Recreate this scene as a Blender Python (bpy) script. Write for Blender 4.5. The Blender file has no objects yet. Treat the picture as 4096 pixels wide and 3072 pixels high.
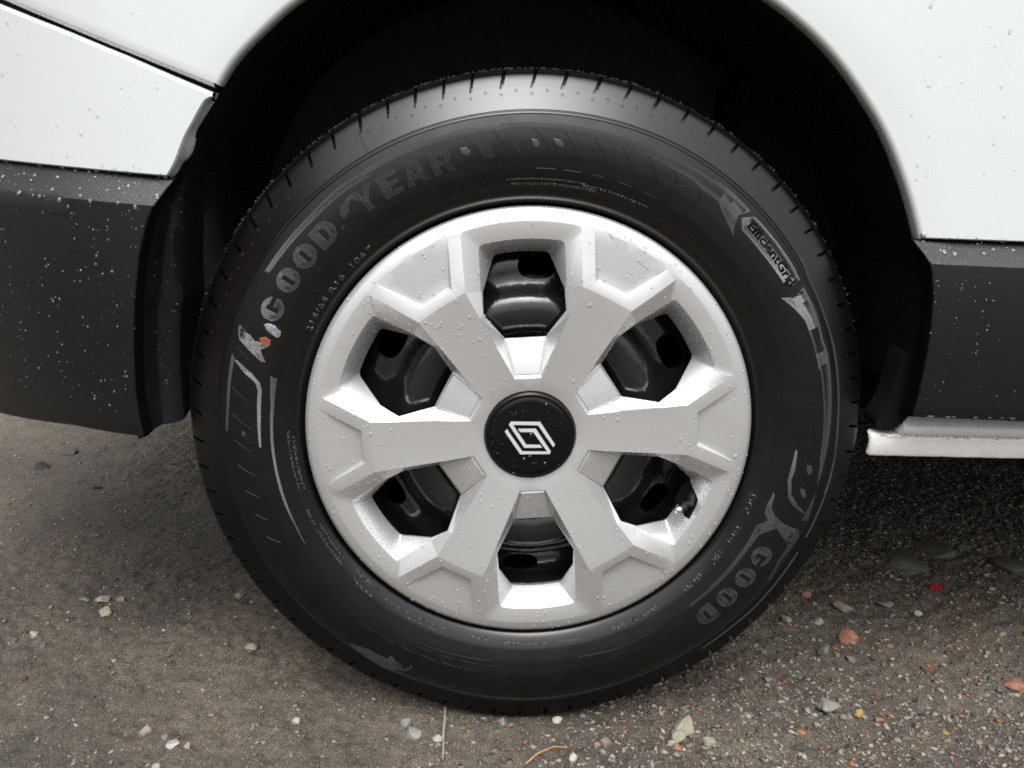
import bpy, bmesh, math, random
import numpy as np
from mathutils import Vector, Matrix, noise
from mathutils.bvhtree import BVHTree
random.seed(7); RNG = np.random.default_rng(7)
scene = bpy.context.scene
COL = scene.collection

# ------------------------------------------------------------------ camera
def make_camera():
    p, yw, r = .2762, -.0379, .0349
    cp, sp, cy, sy, cr, sr = math.cos(p), math.sin(p), math.cos(yw), math.sin(yw), math.cos(r), math.sin(r)
    Rz = Matrix(((cy, sy, 0), (-sy, cy, 0), (0, 0, 1)))
    Rx = Matrix(((1, 0, 0), (0, cp, -sp), (0, sp, cp)))
    Ry = Matrix(((cr, 0, sr), (0, 1, 0), (-sr, 0, cr)))
    M = Ry @ Rx @ Rz
    right, fwd, up = M[0], M[1], M[2]
    cam = bpy.data.cameras.new('camera'); o = bpy.data.objects.new('camera', cam); COL.objects.link(o)
    R3 = Matrix((right, up, -fwd)).transposed()
    o.matrix_world = Matrix.Translation((-.0478, -.7573, .2645)) @ R3.to_4x4()
    cam.sensor_width = 36; cam.lens = 28.92; cam.clip_start = .01; cam.clip_end = 600
    scene.camera = o
make_camera()

# ------------------------------------------------------------------ sky, sun, exposure
SUN_EL, SUN_AZ = math.radians(62), math.radians(185)     # azimuth from +y, clockwise: behind the camera, a little left
world = bpy.data.worlds.new('World'); scene.world = world; world.use_nodes = True
nt = world.node_tree; nt.nodes.clear()
sky = nt.nodes.new('ShaderNodeTexSky'); sky.sky_type = 'NISHITA'; sky.sun_disc = False
sky.sun_elevation = SUN_EL; sky.sun_rotation = SUN_AZ; sky.air_density = 1.0; sky.dust_density = 4.0; sky.ozone_density = 1.0
hs = nt.nodes.new('ShaderNodeHueSaturation'); hs.inputs['Saturation'].default_value = .16
bg = nt.nodes.new('ShaderNodeBackground'); bg.inputs['Strength'].default_value = .15
wo = nt.nodes.new('ShaderNodeOutputWorld')
# even overcast: the cloud deck is about three times brighter overhead than at the horizon
tcw = nt.nodes.new('ShaderNodeTexCoord'); sp_ = nt.nodes.new('ShaderNodeSeparateXYZ'); mr_ = nt.nodes.new('ShaderNodeMapRange')
mr_.inputs[1].default_value = 0; mr_.inputs[2].default_value = 1; mr_.inputs[3].default_value = .45; mr_.inputs[4].default_value = 1.6
mm_ = nt.nodes.new('ShaderNodeMix'); mm_.data_type = 'RGBA'; mm_.blend_type = 'MULTIPLY'; mm_.inputs[0].default_value = 1
nt.links.new(tcw.outputs['Generated'], sp_.inputs[0]); nt.links.new(sp_.outputs[2], mr_.inputs[0])
nt.links.new(sky.outputs[0], hs.inputs['Color']); nt.links.new(hs.outputs[0], mm_.inputs[6]); nt.links.new(mr_.outputs[0], mm_.inputs[7]); nt.links.new(mm_.outputs[2], bg.inputs[0]); nt.links.new(bg.outputs[0], wo.inputs[0])
sl = bpy.data.lights.new('sun', 'SUN'); sl.energy = .5; sl.angle = math.radians(40); sl.color = (1, .985, .96)
so = bpy.data.objects.new('sun', sl); COL.objects.link(so)
sd = Vector((math.sin(SUN_AZ) * math.cos(SUN_EL), math.cos(SUN_AZ) * math.cos(SUN_EL), math.sin(SUN_EL)))
so.rotation_euler = sd.to_track_quat('Z', 'Y').to_euler()
vs = scene.view_settings; vs.view_transform = 'Standard'; vs.look = 'None'; vs.gamma = 1; vs.use_curve_mapping = False
vs.exposure = .88
scene.render.engine = 'CYCLES'; scene.cycles.use_denoising = False
scene.cycles.use_light_tree = False; scene.cycles.filter_width = 1.75
scene.cycles.max_bounces = 6; scene.cycles.diffuse_bounces = 3; scene.cycles.glossy_bounces = 3; scene.cycles.transparent_max_bounces = 8
scene.cycles.caustics_reflective = False; scene.cycles.caustics_refractive = False

# ------------------------------------------------------------------ materials
def new_mat(name):
    m = bpy.data.materials.new(name); m.use_nodes = True
    return m, m.node_tree.nodes, m.node_tree.links, m.node_tree.nodes['Principled BSDF']
def noise_node(n, l, scale, detail=4, rough=.6, dist=0):
    tc = n.new('ShaderNodeTexCoord'); t = n.new('ShaderNodeTexNoise')
    t.inputs['Scale'].default_value = scale; t.inputs['Detail'].default_value = detail
    t.inputs['Roughness'].default_value = rough; t.inputs['Distortion'].default_value = dist
    l.new(tc.outputs['Object'], t.inputs['Vector']); return t
def ramp(n, l, src, stops):
    r = n.new('ShaderNodeValToRGB'); e = r.color_ramp.elements
    while len(e) < len(stops): e.new(.5)
    for i, (p, c) in enumerate(stops):
        e[i].position = p; e[i].color = (*c, 1) if len(c) == 3 else c
    l.new(src, r.inputs[0]); return r
def mat(name, col, rough=.5, metal=0, spec=.5, coat=0, coat_r=.05, var=.0, vscale=30, bump=0, bscale=400, rvar=0, rscale=25):
    m, n, l, b = new_mat(name)
    b.inputs['Roughness'].default_value = rough; b.inputs['Metallic'].default_value = metal
    b.inputs['Specular IOR Level'].default_value = spec
    b.inputs['Coat Weight'].default_value = coat; b.inputs['Coat Roughness'].default_value = coat_r
    t = noise_node(n, l, vscale, 5)
    r = ramp(n, l, t.outputs['Fac'], [(.3, tuple(c * (1 - var) for c in col)), (.7, tuple(min(1, c * (1 + var)) for c in col))])
    l.new(r.outputs[0], b.inputs['Base Color'])
    if rvar:
        t2 = noise_node(n, l, rscale, 5)
        mr = n.new('ShaderNodeMapRange'); mr.inputs[1].default_value = .3; mr.inputs[2].default_value = .7
        mr.inputs[3].default_value = max(.02, rough - rvar); mr.inputs[4].default_value = rough + rvar
        l.new(t2.outputs['Fac'], mr.inputs[0]); l.new(mr.outputs[0], b.inputs['Roughness'])
    if bump:
        t3 = noise_node(n, l, bscale, 3)
        bp = n.new('ShaderNodeBump'); bp.inputs['Strength'].default_value = bump; bp.inputs['Distance'].default_value = .001
        l.new(t3.outputs['Fac'], bp.inputs['Height']); l.new(bp.outputs[0], b.inputs['Normal'])
    return m
M_WHITE = mat('white_car_paint', (.64, .678, .674), .32, coat=.7, coat_r=.06, var=.012, vscale=6)
M_SILL = mat('sill_paint', (.70, .69, .675), .36, coat=.4, var=.07, vscale=60, bump=.3, bscale=300)
M_TRIM = mat('dark_grey_plastic', (.0038, .0042, .0047), .22, spec=.52, var=.15, vscale=15, bump=.35, bscale=2600, rvar=.05)
M_LINER = mat('black_liner_plastic', (.0070, .0090, .0105), .5, spec=.3, var=.25, vscale=40, bump=.5, bscale=1500)
M_UNDER = mat('underbody_black', (.006, .006, .006), .9, spec=.1)
M_RUBBER = mat('tyre_rubber', (.0030, .0026, .0025), .42, spec=.34, var=.25, vscale=35, bump=.2, bscale=1800, rvar=.06, rscale=40)
M_WETRUB = mat('wet_shoulder_rubber', (.0025, .0022, .0022), .20, spec=.62, coat=.30, coat_r=.08, var=.2, vscale=35, bump=.10, bscale=1800, rvar=.04, rscale=30)
def wet_upper(m):
    # rain has wetted the upper half of the tyre; the lower shoulder is dry and dull
    n, l = m.node_tree.nodes, m.node_tree.links; b = n['Principled BSDF']
    tc = n.new('ShaderNodeTexCoord'); sx = n.new('ShaderNodeSeparateXYZ'); l.new(tc.outputs['Object'], sx.inputs[0])
    for sock, lo, hi in (('Roughness', .55, .20), ('Specular IOR Level', .16, .52), ('Coat Weight', 0, .07)):
        mr = n.new('ShaderNodeMapRange'); mr.interpolation_type = 'SMOOTHSTEP'; mr.inputs[1].default_value = -.12; mr.inputs[2].default_value = .10
        mr.inputs[3].default_value = lo; mr.inputs[4].default_value = hi; l.new(sx.outputs[2], mr.inputs[0]); l.new(mr.outputs[0], b.inputs[sock])
wet_upper(M_WETRUB)
M_BEAD = mat('bead_rubber', (.0025, .0022, .0022), .22, spec=.55, coat=.15, coat_r=.1, var=.2)
M_RIB = mat('tyre_rib_rubber', (.036, .034, .033), .26, spec=.6, coat=.18, coat_r=.15, var=.2, vscale=40)
M_RIBTXT = mat('tyre_small_print_rubber', (.018, .017, .017), .25, spec=.6, coat=.5, coat_r=.1)
M_SILVER = mat('silver_wheel_paint', (.68, .685, .685), .36, metal=.70, spec=.5, coat=.35, coat_r=.10, var=.02, vscale=40)
M_STEEL = mat('black_steel_enamel', (.010, .010, .011), .14, spec=.6, var=.3, vscale=40, bump=.5, bscale=60)
M_GLOSS = mat('gloss_black_badge', (.002, .002, .002), .05, spec=.35)
M_CHROME = mat('satin_silver_emblem', (.66, .66, .655), .35, metal=.25, var=.03)
M_DISC = mat('rusty_brake_disc', (.16, .12, .09), .7, metal=.3, var=.5, vscale=60, bump=.5, bscale=200)
M_VALVE = mat('valve_cap_metal', (.75, .74, .72), .2, metal=.9)
M_ORANGE = mat('orange_paint_spot', (.27, .065, .025), .6, var=.25, vscale=200)
M_SMUDGE = mat('silver_smear', (.26, .29, .32), .35, metal=.2, var=.5, vscale=260, bump=.6, bscale=500)
M_SKYSHEEN = mat('painted_sky_sheen', (.040, .041, .043), .40, var=.2, vscale=120)  # grey sky reflection on wet film, painted into the patch colour
M_DIRT = mat('mossy_dirt_crumbs', (.030, .029, .018), .9, var=.7, vscale=200)
M_RED = mat('red_plastic', (.35, .012, .02), .35)
M_TWIG = mat('dry_twig', (.26, .23, .19), .8, var=.3, vscale=120)
M_STRAW = mat('dry_straw', (.36, .21, .09), .7, var=.2, vscale=100)
M_SEAL = mat('sealant', (.62, .62, .60), .5, var=.2, vscale=90)

def drop_mat(ior, sky_white):
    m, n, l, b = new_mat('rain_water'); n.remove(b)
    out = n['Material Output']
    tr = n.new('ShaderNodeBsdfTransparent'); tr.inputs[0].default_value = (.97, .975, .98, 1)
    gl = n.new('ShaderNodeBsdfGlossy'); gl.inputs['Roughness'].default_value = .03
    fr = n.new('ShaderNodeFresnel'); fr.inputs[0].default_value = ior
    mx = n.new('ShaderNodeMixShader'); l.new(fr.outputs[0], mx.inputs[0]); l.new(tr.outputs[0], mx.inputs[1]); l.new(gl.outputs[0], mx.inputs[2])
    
    df = n.new('ShaderNodeBsdfDiffuse'); df.inputs[0].default_value = (.85, .86, .87, 1); m2 = n.new('ShaderNodeMixShader'); m2.inputs[0].default_value = sky_white  # diffuse white stands in for sky light refracted by the drop
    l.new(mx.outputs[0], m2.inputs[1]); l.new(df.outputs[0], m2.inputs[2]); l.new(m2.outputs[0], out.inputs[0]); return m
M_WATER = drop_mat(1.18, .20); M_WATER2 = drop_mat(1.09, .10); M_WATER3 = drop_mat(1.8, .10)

def ground_mat():
    m, n, l, b = new_mat('damp_gravelly_dirt')
    b.inputs['Specular IOR Level'].default_value = .35
    big = noise_node(n, l, 2.6, 5, .6, .3); mid = noise_node(n, l, 60, 8, .8); fine = noise_node(n, l, 560, 6, .8)
    r1 = ramp(n, l, big.outputs['Fac'], [(.34, (.062, .055, .048)), (.5, (.092, .079, .064)), (.66, (.122, .104, .083))])
    r2 = ramp(n, l, mid.outputs['Fac'], [(.30, (.50, .50, .49)), (.50, (1, 1, 1)), (.70, (1.4, 1.36, 1.30))])
    r3 = ramp(n, l, fine.outputs['Fac'], [(.36, (.22, .21, .21)), (.50, (1, 1, 1)), (.63, (2.5, 2.35, 2.1))])
    m1 = n.new('ShaderNodeMix'); m1.data_type = 'RGBA'; m1.blend_type = 'MULTIPLY'; m1.inputs[0].default_value = 1
    m2 = n.new('ShaderNodeMix'); m2.data_type = 'RGBA'; m2.blend_type = 'MULTIPLY'; m2.inputs[0].default_value = .85
    l.new(r1.outputs[0], m1.inputs[6]); l.new(r2.outputs[0], m1.inputs[7]); l.new(m1.outputs[2], m2.inputs[6]); l.new(r3.outputs[0], m2.inputs[7])
    l.new(m2.outputs[2], b.inputs['Base Color'])
    mr = n.new('ShaderNodeMapRange'); mr.inputs[1].default_value = .35; mr.inputs[2].default_value = .65; mr.inputs[3].default_value = .5; mr.inputs[4].default_value = .85
    l.new(mid.outputs['Fac'], mr.inputs[0]); l.new(mr.outputs[0], b.inputs['Roughness'])
    bp = n.new('ShaderNodeBump'); bp.inputs['Strength'].default_value = .8; bp.inputs['Distance'].default_value = .0022
    l.new(fine.outputs['Fac'], bp.inputs['Height'])
    bp2 = n.new('ShaderNodeBump'); bp2.inputs['Strength'].default_value = .5; bp2.inputs['Distance'].default_value = .006
    l.new(mid.outputs['Fac'], bp2.inputs['Height']); l.new(bp.outputs[0], bp2.inputs['Normal']); l.new(bp2.outputs[0], b.inputs['Normal'])
    return m
M_GROUND = ground_mat()

def attr_stone_mat(name, rough=.6):
    m, n, l, b = new_mat(name); b.inputs['Roughness'].default_value = rough; b.inputs['Specular IOR Level'].default_value = .4
    a = n.new('ShaderNodeAttribute'); a.attribute_name = 'col'
    t = noise_node(n, l, 500, 3); r = ramp(n, l, t.outputs['Fac'], [(.3, (.75, .75, .75)), (.7, (1.2, 1.2, 1.2))])
    mx = n.new('ShaderNodeMix'); mx.data_type = 'RGBA'; mx.blend_type = 'MULTIPLY'; mx.inputs[0].default_value = 1
    l.new(a.outputs['Color'], mx.inputs[6]); l.new(r.outputs[0], mx.inputs[7]); l.new(mx.outputs[2], b.inputs['Base Color'])
    return m
M_PEBBLE = attr_stone_mat('mixed_grit')
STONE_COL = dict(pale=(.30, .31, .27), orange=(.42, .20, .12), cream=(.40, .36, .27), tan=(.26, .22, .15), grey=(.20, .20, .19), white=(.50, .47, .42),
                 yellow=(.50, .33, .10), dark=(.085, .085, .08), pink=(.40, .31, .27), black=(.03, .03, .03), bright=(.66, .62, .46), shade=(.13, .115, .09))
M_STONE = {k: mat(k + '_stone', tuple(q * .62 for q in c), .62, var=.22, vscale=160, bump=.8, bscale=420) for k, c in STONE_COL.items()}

# ------------------------------------------------------------------ helpers
def empty(name, parent=None, loc=(0, 0, 0)):
    o = bpy.data.objects.new(name, None); COL.objects.link(o); o.location = loc; o.empty_display_size = .1
    if parent: o.parent = parent
    return o
def link(name, me, m, parent=None):
    o = bpy.data.objects.new(name, me); COL.objects.link(o)
    if m: me.materials.append(m)
    if parent: o.parent = parent
    return o
def finish(bm, name, m, parent=None, smooth=30, merge=1e-5, recalc=True, front=False):
    if merge: bmesh.ops.remove_doubles(bm, verts=bm.verts, dist=merge)
    if recalc: bmesh.ops.recalc_face_normals(bm, faces=bm.faces)
    if front:
        if sum(f.normal.y * f.calc_area() for f in bm.faces) > 0: bmesh.ops.reverse_faces(bm, faces=bm.faces)
    if smooth:
        a = math.radians(smooth)
        for f in bm.faces: f.smooth = True
        for e in bm.edges:
            e.smooth = not (len(e.link_faces) == 2 and e.calc_face_angle(0) > a)
    me = bpy.data.meshes.new(name); bm.to_mesh(me); bm.free()
    return link(name, me, m, parent)
def grid(bm, rows, close=False, flip=False):
    vs_ = [[bm.verts.new(p) for p in r] for r in rows]
    for a, b in zip(vs_[:-1], vs_[1:]):
        n = len(a)
        for i in range(n if close else n - 1):
            j = (i + 1) % n
            q = [a[i], a[j], b[j], b[i]]
            if flip: q.reverse()
            if len({tuple(v.co) for v in q}) >= 3: bm.faces.new(q)
    return vs_
def resample(pts, n, closed=False):
    P = np.array(pts, float); d = np.r_[0, np.cumsum(np.linalg.norm(np.diff(P, axis=0), axis=1))]
    t = np.linspace(0, d[-1], n); return np.stack([np.interp(t, d, P[:, k]) for k in range(P.shape[1])], 1)
def smooth_curve(pts, n, it=12):
    P = resample(pts, n)
    for _ in range(it): P[1:-1] = .25 * P[:-2] + .5 * P[1:-1] + .25 * P[2:]
    return P
def lathe(prof, n=96, close_ends=False):
    """prof: (radius, depth towards the camera); axis is y"""
    bm = bmesh.new(); rows = []
    for r, d in prof:
        rows.append([(r * math.sin(t), -d, r * math.cos(t)) for t in np.linspace(0, 2 * math.pi, n, endpoint=False)])
    V = grid(bm, rows, close=True)
    if close_ends: bm.faces.new(V[0]); bm.faces.new(V[-1])
    return bm
def pydata(name, V, F, m, parent=None, smooth=False):
    me = bpy.data.meshes.new(name); me.from_pydata(V, [], F); me.update()
    if smooth: me.polygons.foreach_set('use_smooth', [True] * len(me.polygons))
    return link(name, me, m, parent)
def set_normals_out(o): pass
def ysurf(x): return .005 + 1.25 * max(0., -.30 - x) ** 2 if x > -.75 else .005 + 1.25 * .2025 + 1.1 * (-.75 - x)
GZ = -.335
ARCH_L = [(-0.2864,0.3027),(-0.2828,0.3082),(-0.2762,0.3197),(-0.2677,0.3305),(-0.2572,0.3416),(-0.2449,0.352),(-0.2286,0.3676),(-0.2126,0.3801)]
ARCH_R = [(0.1937,0.3956),(0.2155,0.3825),(0.2426,0.363),(0.2663,0.3411),(0.2863,0.3187),(0.3033,0.2985),(0.3183,0.2763),(0.3305,0.2543),(0.338,0.2402),(0.3468,0.2217),(0.3535,0.2051),(0.3565,0.1979)]
SHUT = [(-0.4811,0.3757),(-0.4214,0.3559),(-0.3612,0.3346),(-0.3178,0.3179),(-0.2881,0.3068)]
BUMP_BOT = [(-0.5057,0.241),(-0.4119,0.2369),(-0.3332,0.2334)]
BUMP_RIGHT = [(-0.2906,0.3052),(-0.2945,0.2994),(-0.3021,0.2881),(-0.3084,0.2778),(-0.3148,0.2679),(-0.3197,0.2576),(-0.3241,0.2476),(-0.3285,0.2399),(-0.3328,0.2334)]
FLANGE = [(-0.2888,0.3049),(-0.2898,0.3018),(-0.2983,0.2899),(-0.3054,0.2802),(-0.3123,0.2706),(-0.312,0.2631),(-0.318,0.2489),(-0.3263,0.2438),(-0.3318,0.2331),(-0.3355,0.2297)]
SLOT = (-0.3211,0.2552)
TL_TOP = [(-0.506,0.2393),(-0.4121,0.2356),(-0.3335,0.2302)]
TL_CH = [(-0.4994,0.2119),(-0.4142,0.2102),(-0.3409,0.2072)]
TL_BOT = [(-0.5483,-0.0149),(-0.4511,-0.0089),(-0.3763,-0.0117)]
TL_R = [(-0.3285,0.2308),(-0.3352,0.219),(-0.3417,0.207),(-0.3478,0.1957),(-0.352,0.1862),(-0.3577,0.1674),(-0.3624,0.1451),(-0.3692,0.1115),(-0.3743,0.0682),(-0.3777,0.024),(-0.3764,-0.001),(-0.3744,-0.0102)]
TR_TOP = [(0.3588,0.1976),(0.4556,0.1967)]
TR_CH = [(0.3623,0.1773),(0.4503,0.176)]
TR_BOT = [(0.3782,0.0292),(0.4852,0.027)]
TR_L = [(0.3518,0.1987),(0.3599,0.185),(0.3642,0.1749),(0.37,0.1488),(0.3748,0.1123),(0.3761,0.0766),(0.3766,0.0479),(0.3758,0.0309)]
LINER_R = [(0.381,0.1772),(0.3874,0.1413),(0.392,0.1044),(0.3934,0.0665),(0.3938,0.0226),(0.3887,0.0185),(0.3846,0.0115),(0.3786,0.0039),(0.3707,-0.0008),(0.3597,0.0014),(0.3522,0.0067),(0.3382,0.0163),(0.3191,0.1117),(0.3322,0.1758),(0.3563,0.1942)]
LINER_L = [(-0.3771,-0.0151),(-0.3724,-0.0121),(-0.3704,0.0008),(-0.359,0.0053),(-0.3497,0.0102),(-0.3281,0.0155),(-0.3159,0.0204)]
SILL = [(0.3535,-0.0282),(0.3549,-0.0027),(0.3633,-0.0004),(0.3788,-0.0061),(0.3871,0.0026),(0.3926,0.0163),(0.5129,0.0142),(0.5216,-0.0274),(0.5168,-0.0044)]
POLY=[
[(-58.39,0.2898),(-52.95,0.289),(-45.63,0.2882),(-38.35,0.29),(-32.32,0.2884),(-33.01,0.29),(-25.66,0.2891),(-19.88,0.2886),(-15.37,0.2892),(-12.93,0.2897),(-11.28,0.2872),(-9.98,0.2794),(-9.11,0.262),(-11.03,0.2622),(-12.76,0.2774),(-13.89,0.2828),(-15.59,0.2847),(-20.18,0.2842),(-26.04,0.2848),(-33.3,0.2854),(-31.85,0.2818),(-37.95,0.2835),(-45.41,0.2829),(-52.68,0.2842),(-58.01,0.2854)],
[(-7.51,0.2892),(-3.22,0.289),(3.24,0.2882),(9.83,0.2879),(16.68,0.2875),(23.89,0.2881),(31.69,0.289),(37.38,0.2899),(31.01,0.2904),(36.15,0.2916),(41.12,0.2904),(39.73,0.2804),(40.54,0.2711),(41.87,0.2637),(37.26,0.2719),(35.0,0.2778),(31.22,0.2772),(30.19,0.278),(30.25,0.2787),(24.79,0.2791),(19.64,0.28),(14.39,0.2812),(8.95,0.2817),(3.33,0.283),(-1.51,0.2841),(-6.3,0.2849),(-3.85,0.2601),(-4.76,0.2655)],
[(40.46,0.2804),(42.34,0.2897),(48.93,0.2908),(54.5,0.2914),(57.0,0.2905),(57.07,0.2822),(55.55,0.2755),(48.15,0.2735),(42.16,0.2733)],
[(58.46,0.2905),(60.6,0.2917),(64.1,0.2929),(69.48,0.2918),(72.37,0.2939),(74.83,0.2938),(79.72,0.2933),(88.0,0.293),(94.79,0.2923),(100.05,0.2918),(106.72,0.2972),(106.86,0.2884),(100.2,0.2922),(92.93,0.2858),(86.03,0.2849),(79.2,0.2838),(74.06,0.283),(75.35,0.282),(67.65,0.2806),(64.43,0.2798),(61.18,0.2743),(57.89,0.2671),(59.27,0.2783)],
[(91.47,0.2595),(91.8,0.2614),(95.94,0.2629),(98.68,0.262),(101.61,0.2662),(103.81,0.2773),(105.3,0.292),(105.19,0.2861),(104.04,0.2722),(102.48,0.2644),(98.86,0.2587),(95.72,0.2587)],
[(102.27,0.2496),(102.97,0.2515),(105.82,0.2527),(107.38,0.2591),(108.3,0.2682),(108.9,0.291),(110.51,0.2963),(113.69,0.2944),(116.23,0.2921),(121.12,0.2962),(121.07,0.2932),(116.43,0.2878),(112.71,0.2883),(109.9,0.2662),(112.64,0.2544),(117.03,0.2526),(124.02,0.2524),(132.08,0.251),(136.58,0.2505),(136.48,0.2487),(129.82,0.2483),(122.75,0.2481),(116.2,0.2485),(111.2,0.2476),(109.01,0.2553),(107.48,0.2489),(104.97,0.248)],
[(-69.35,0.2911),(-70.44,0.278),(-71.22,0.2721),(-70.76,0.258),(-71.6,0.2603),(-72.53,0.2658),(-74.92,0.2578),(-74.72,0.2634),(-71.94,0.2867),(-70.79,0.2899)],
[(-74.97,0.2903),(-75.98,0.2861),(-77.64,0.2867),(-84.89,0.2864),(-90.39,0.2884),(-90.47,0.2907),(-85.04,0.2893),(-77.89,0.2901)],
[(-75.9,0.2849),(-77.69,0.2688),(-79.33,0.2602),(-81.01,0.2571),(-87.03,0.2566),(-93.72,0.2576),(-93.68,0.2595),(-87.05,0.2597),(-81.13,0.2607),(-79.47,0.2638),(-78.22,0.2735),(-76.23,0.2859)],
[(-77.74,0.2512),(-77.9,0.2454),(-83.85,0.245),(-90.19,0.246),(-94.67,0.2464),(-101.86,0.2469),(-108.31,0.2474),(-113.98,0.2479),(-118.34,0.2489),(-118.32,0.2495),(-113.11,0.2489),(-108.07,0.2497),(-102.35,0.2493),(-95.85,0.2488),(-90.14,0.2484),(-83.87,0.2483)],
]
LINES=[
[(-1.51,0.2841),(2.39,0.2607)],
[(3.77,0.283),(7.78,0.2594)],
[(9.19,0.2814),(13.16,0.2593)],
[(14.52,0.2803),(17.96,0.2618)],
[(19.64,0.28),(23.22,0.2625)],
[(24.84,0.2786),(28.02,0.2643)],
[(30.21,0.278),(32.33,0.2678)],
[(-8.9,0.2855),(-7.32,0.2721)],
[(-1.02,0.2505),(2.75,0.2504)],
[(4.52,0.2504),(7.96,0.2504)],
[(10.26,0.2507),(13.03,0.2504)],
[(15.95,0.2505),(18.8,0.2506)],
[(21.7,0.2508),(24.62,0.2505)],
[(27.52,0.251),(30.12,0.2511)],
[(33.17,0.2511),(35.04,0.2509)],
[(-5.97,0.2627),(-5.08,0.2572),(-3.89,0.2538)],
[(26.08,0.2793),(29.61,0.2793)],
[(-30.55,0.3215),(-30.67,0.3012)],
[(-13.67,0.2825),(-12.45,0.2739),(-11.4,0.2619)],
[(33.3,0.2513),(35.85,0.2514)],
[(38.0,0.252),(41.17,0.2521)],
[(44.5,0.2509),(47.21,0.2511)],
[(50.26,0.2517),(52.73,0.2516)],
[(56.56,0.2517),(58.24,0.2516)],
[(42.64,0.2688),(48.62,0.2704)],
[(68.7,0.2801),(64.61,0.274)],
[(74.09,0.2807),(71.39,0.2688)],
[(79.3,0.2824),(75.88,0.2655)],
[(84.5,0.2849),(81.26,0.2638)],
[(89.55,0.2885),(86.02,0.2643)],
[(94.9,0.2883),(91.2,0.2652)],
[(99.86,0.2882),(97.11,0.2692)],
[(99.84,0.2872),(96.27,0.2641)],
[(94.86,0.2873),(91.35,0.2662)],
[(-81.44,0.2848),(-85.11,0.2598)],
[(-86.69,0.2835),(-90.5,0.2601)],
[(-92.04,0.2821),(-94.6,0.2676)],
[(-97.25,0.2825),(-99.84,0.2681)],
[(-102.63,0.2812),(-104.68,0.2702)],
[(-107.95,0.2802),(-109.89,0.2708)],
[(-113.2,0.2797),(-115.57,0.2688)],
[(-73.53,0.287),(-75.22,0.2731)],
[(-129.43,0.2952),(-135.54,0.2939)],
[(-131.93,0.31),(-136.58,0.3079),(-142.3,0.3091),(-145.91,0.31)],
[(-120.58,0.2525),(-129.65,0.2546)],
[(-132.05,0.2559),(-135.25,0.256)],
[(-137.43,0.2555),(-140.67,0.2551)],
[(-143.28,0.2558),(-146.69,0.2555)],
[(-148.97,0.255),(-152.39,0.2562)],
[(-154.59,0.2558),(-158.36,0.2557)],
[(-160.24,0.256),(-164.23,0.2566)],
[(-165.84,0.2558),(-169.87,0.2558)],
[(-171.63,0.2555),(-175.47,0.256)],
[(177.23,0.2565),(175.13,0.2636)],
[(-130.82,0.251),(-139.24,0.2515),(-149.97,0.2526),(-159.55,0.2517),(-167.23,0.2512),(-173.09,0.2506)],
[(-140.33,0.263),(-145.29,0.2619)],
[(-146.08,0.2627),(-150.05,0.2631)],
[(-151.29,0.2629),(-155.39,0.2633)],
[(-156.57,0.2628),(-160.89,0.2639)],
[(-161.74,0.2634),(-166.45,0.2636)],
[(-167.01,0.2633),(-172.23,0.2638),(179.81,0.2632),(177.82,0.2663)],
[(165.87,0.2501),(156.3,0.2524),(145.83,0.2507),(137.07,0.2487)],
]
RIDGE=[
[(53.39,0.3031),(58.17,0.3001),(65.62,0.3008),(71.93,0.3024),(78.67,0.3023),(86.75,0.3028),(94.41,0.306),(100.86,0.3061)],
[(96.92,0.307),(103.45,0.307),(110.33,0.3071)],
[(113.74,0.3078),(120.59,0.3078),(127.63,0.3085),(135.3,0.3061),(141.03,0.3061)],
]
PATCH=[
[(-141.23,0.2938),(-144.7,0.2854),(-150.35,0.2845),(-150.66,0.2763),(-152.05,0.2808),(-155.71,0.2858),(-156.59,0.2844),(-155.58,0.2745),(-157.24,0.2837),(-159.91,0.2897),(-163.11,0.2884),(-168.82,0.2962),(-165.84,0.3057),(-160.83,0.3092),(-155.56,0.3095),(-150.65,0.3029),(-145.56,0.2982)],
[(-175.34,0.2744),(-177.52,0.2736),(-179.52,0.281),(179.47,0.2724),(176.99,0.2726),(174.87,0.2837),(172.88,0.3018),(176.43,0.309),(-179.54,0.3055),(-176.99,0.2896)],
[(170.17,0.276),(169.09,0.2886),(169.33,0.3038),(170.65,0.3075),(170.97,0.291)],
[(-165.76,0.2742),(-167.53,0.2789),(-167.6,0.2861),(-166.33,0.2824)],
[(-171.28,0.2764),(-172.67,0.277),(-172.57,0.2825),(-171.7,0.2805)],
[(-2.18,0.2756),(-1.05,0.2746),(-0.46,0.2705),(-0.9,0.2673),(-1.72,0.2693)],
[(1.75,0.2767),(3.25,0.2752),(4.01,0.2718),(3.86,0.2686),(2.41,0.2712)],
[(-15.2,0.2746),(-14.05,0.2744),(-13.32,0.27),(-13.97,0.2663),(-15.22,0.2698)],
[(94.75,0.2735),(94.7,0.2778),(95.94,0.2812),(97.04,0.2799),(96.36,0.2753)],
[(99.96,0.2733),(100.01,0.2779),(101.37,0.2831),(102.15,0.2817),(101.18,0.2761)],
[(-90.1,0.2746),(-90.08,0.272),(-90.94,0.271),(-91.37,0.2731),(-90.95,0.2746)],
]
SMUDGE = [(-67.35,0.2694),(-66.76,0.2675),(-66.64,0.2607),(-67.46,0.2532),(-68.62,0.252),(-69.0,0.2549),(-68.69,0.2609),(-68.11,0.2663)]
DOT = [(-70.23,0.2695),(-69.59,0.2652),(-69.78,0.2593),(-70.89,0.2579),(-71.48,0.2604),(-71.18,0.2653),(-70.81,0.2687)]
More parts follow.
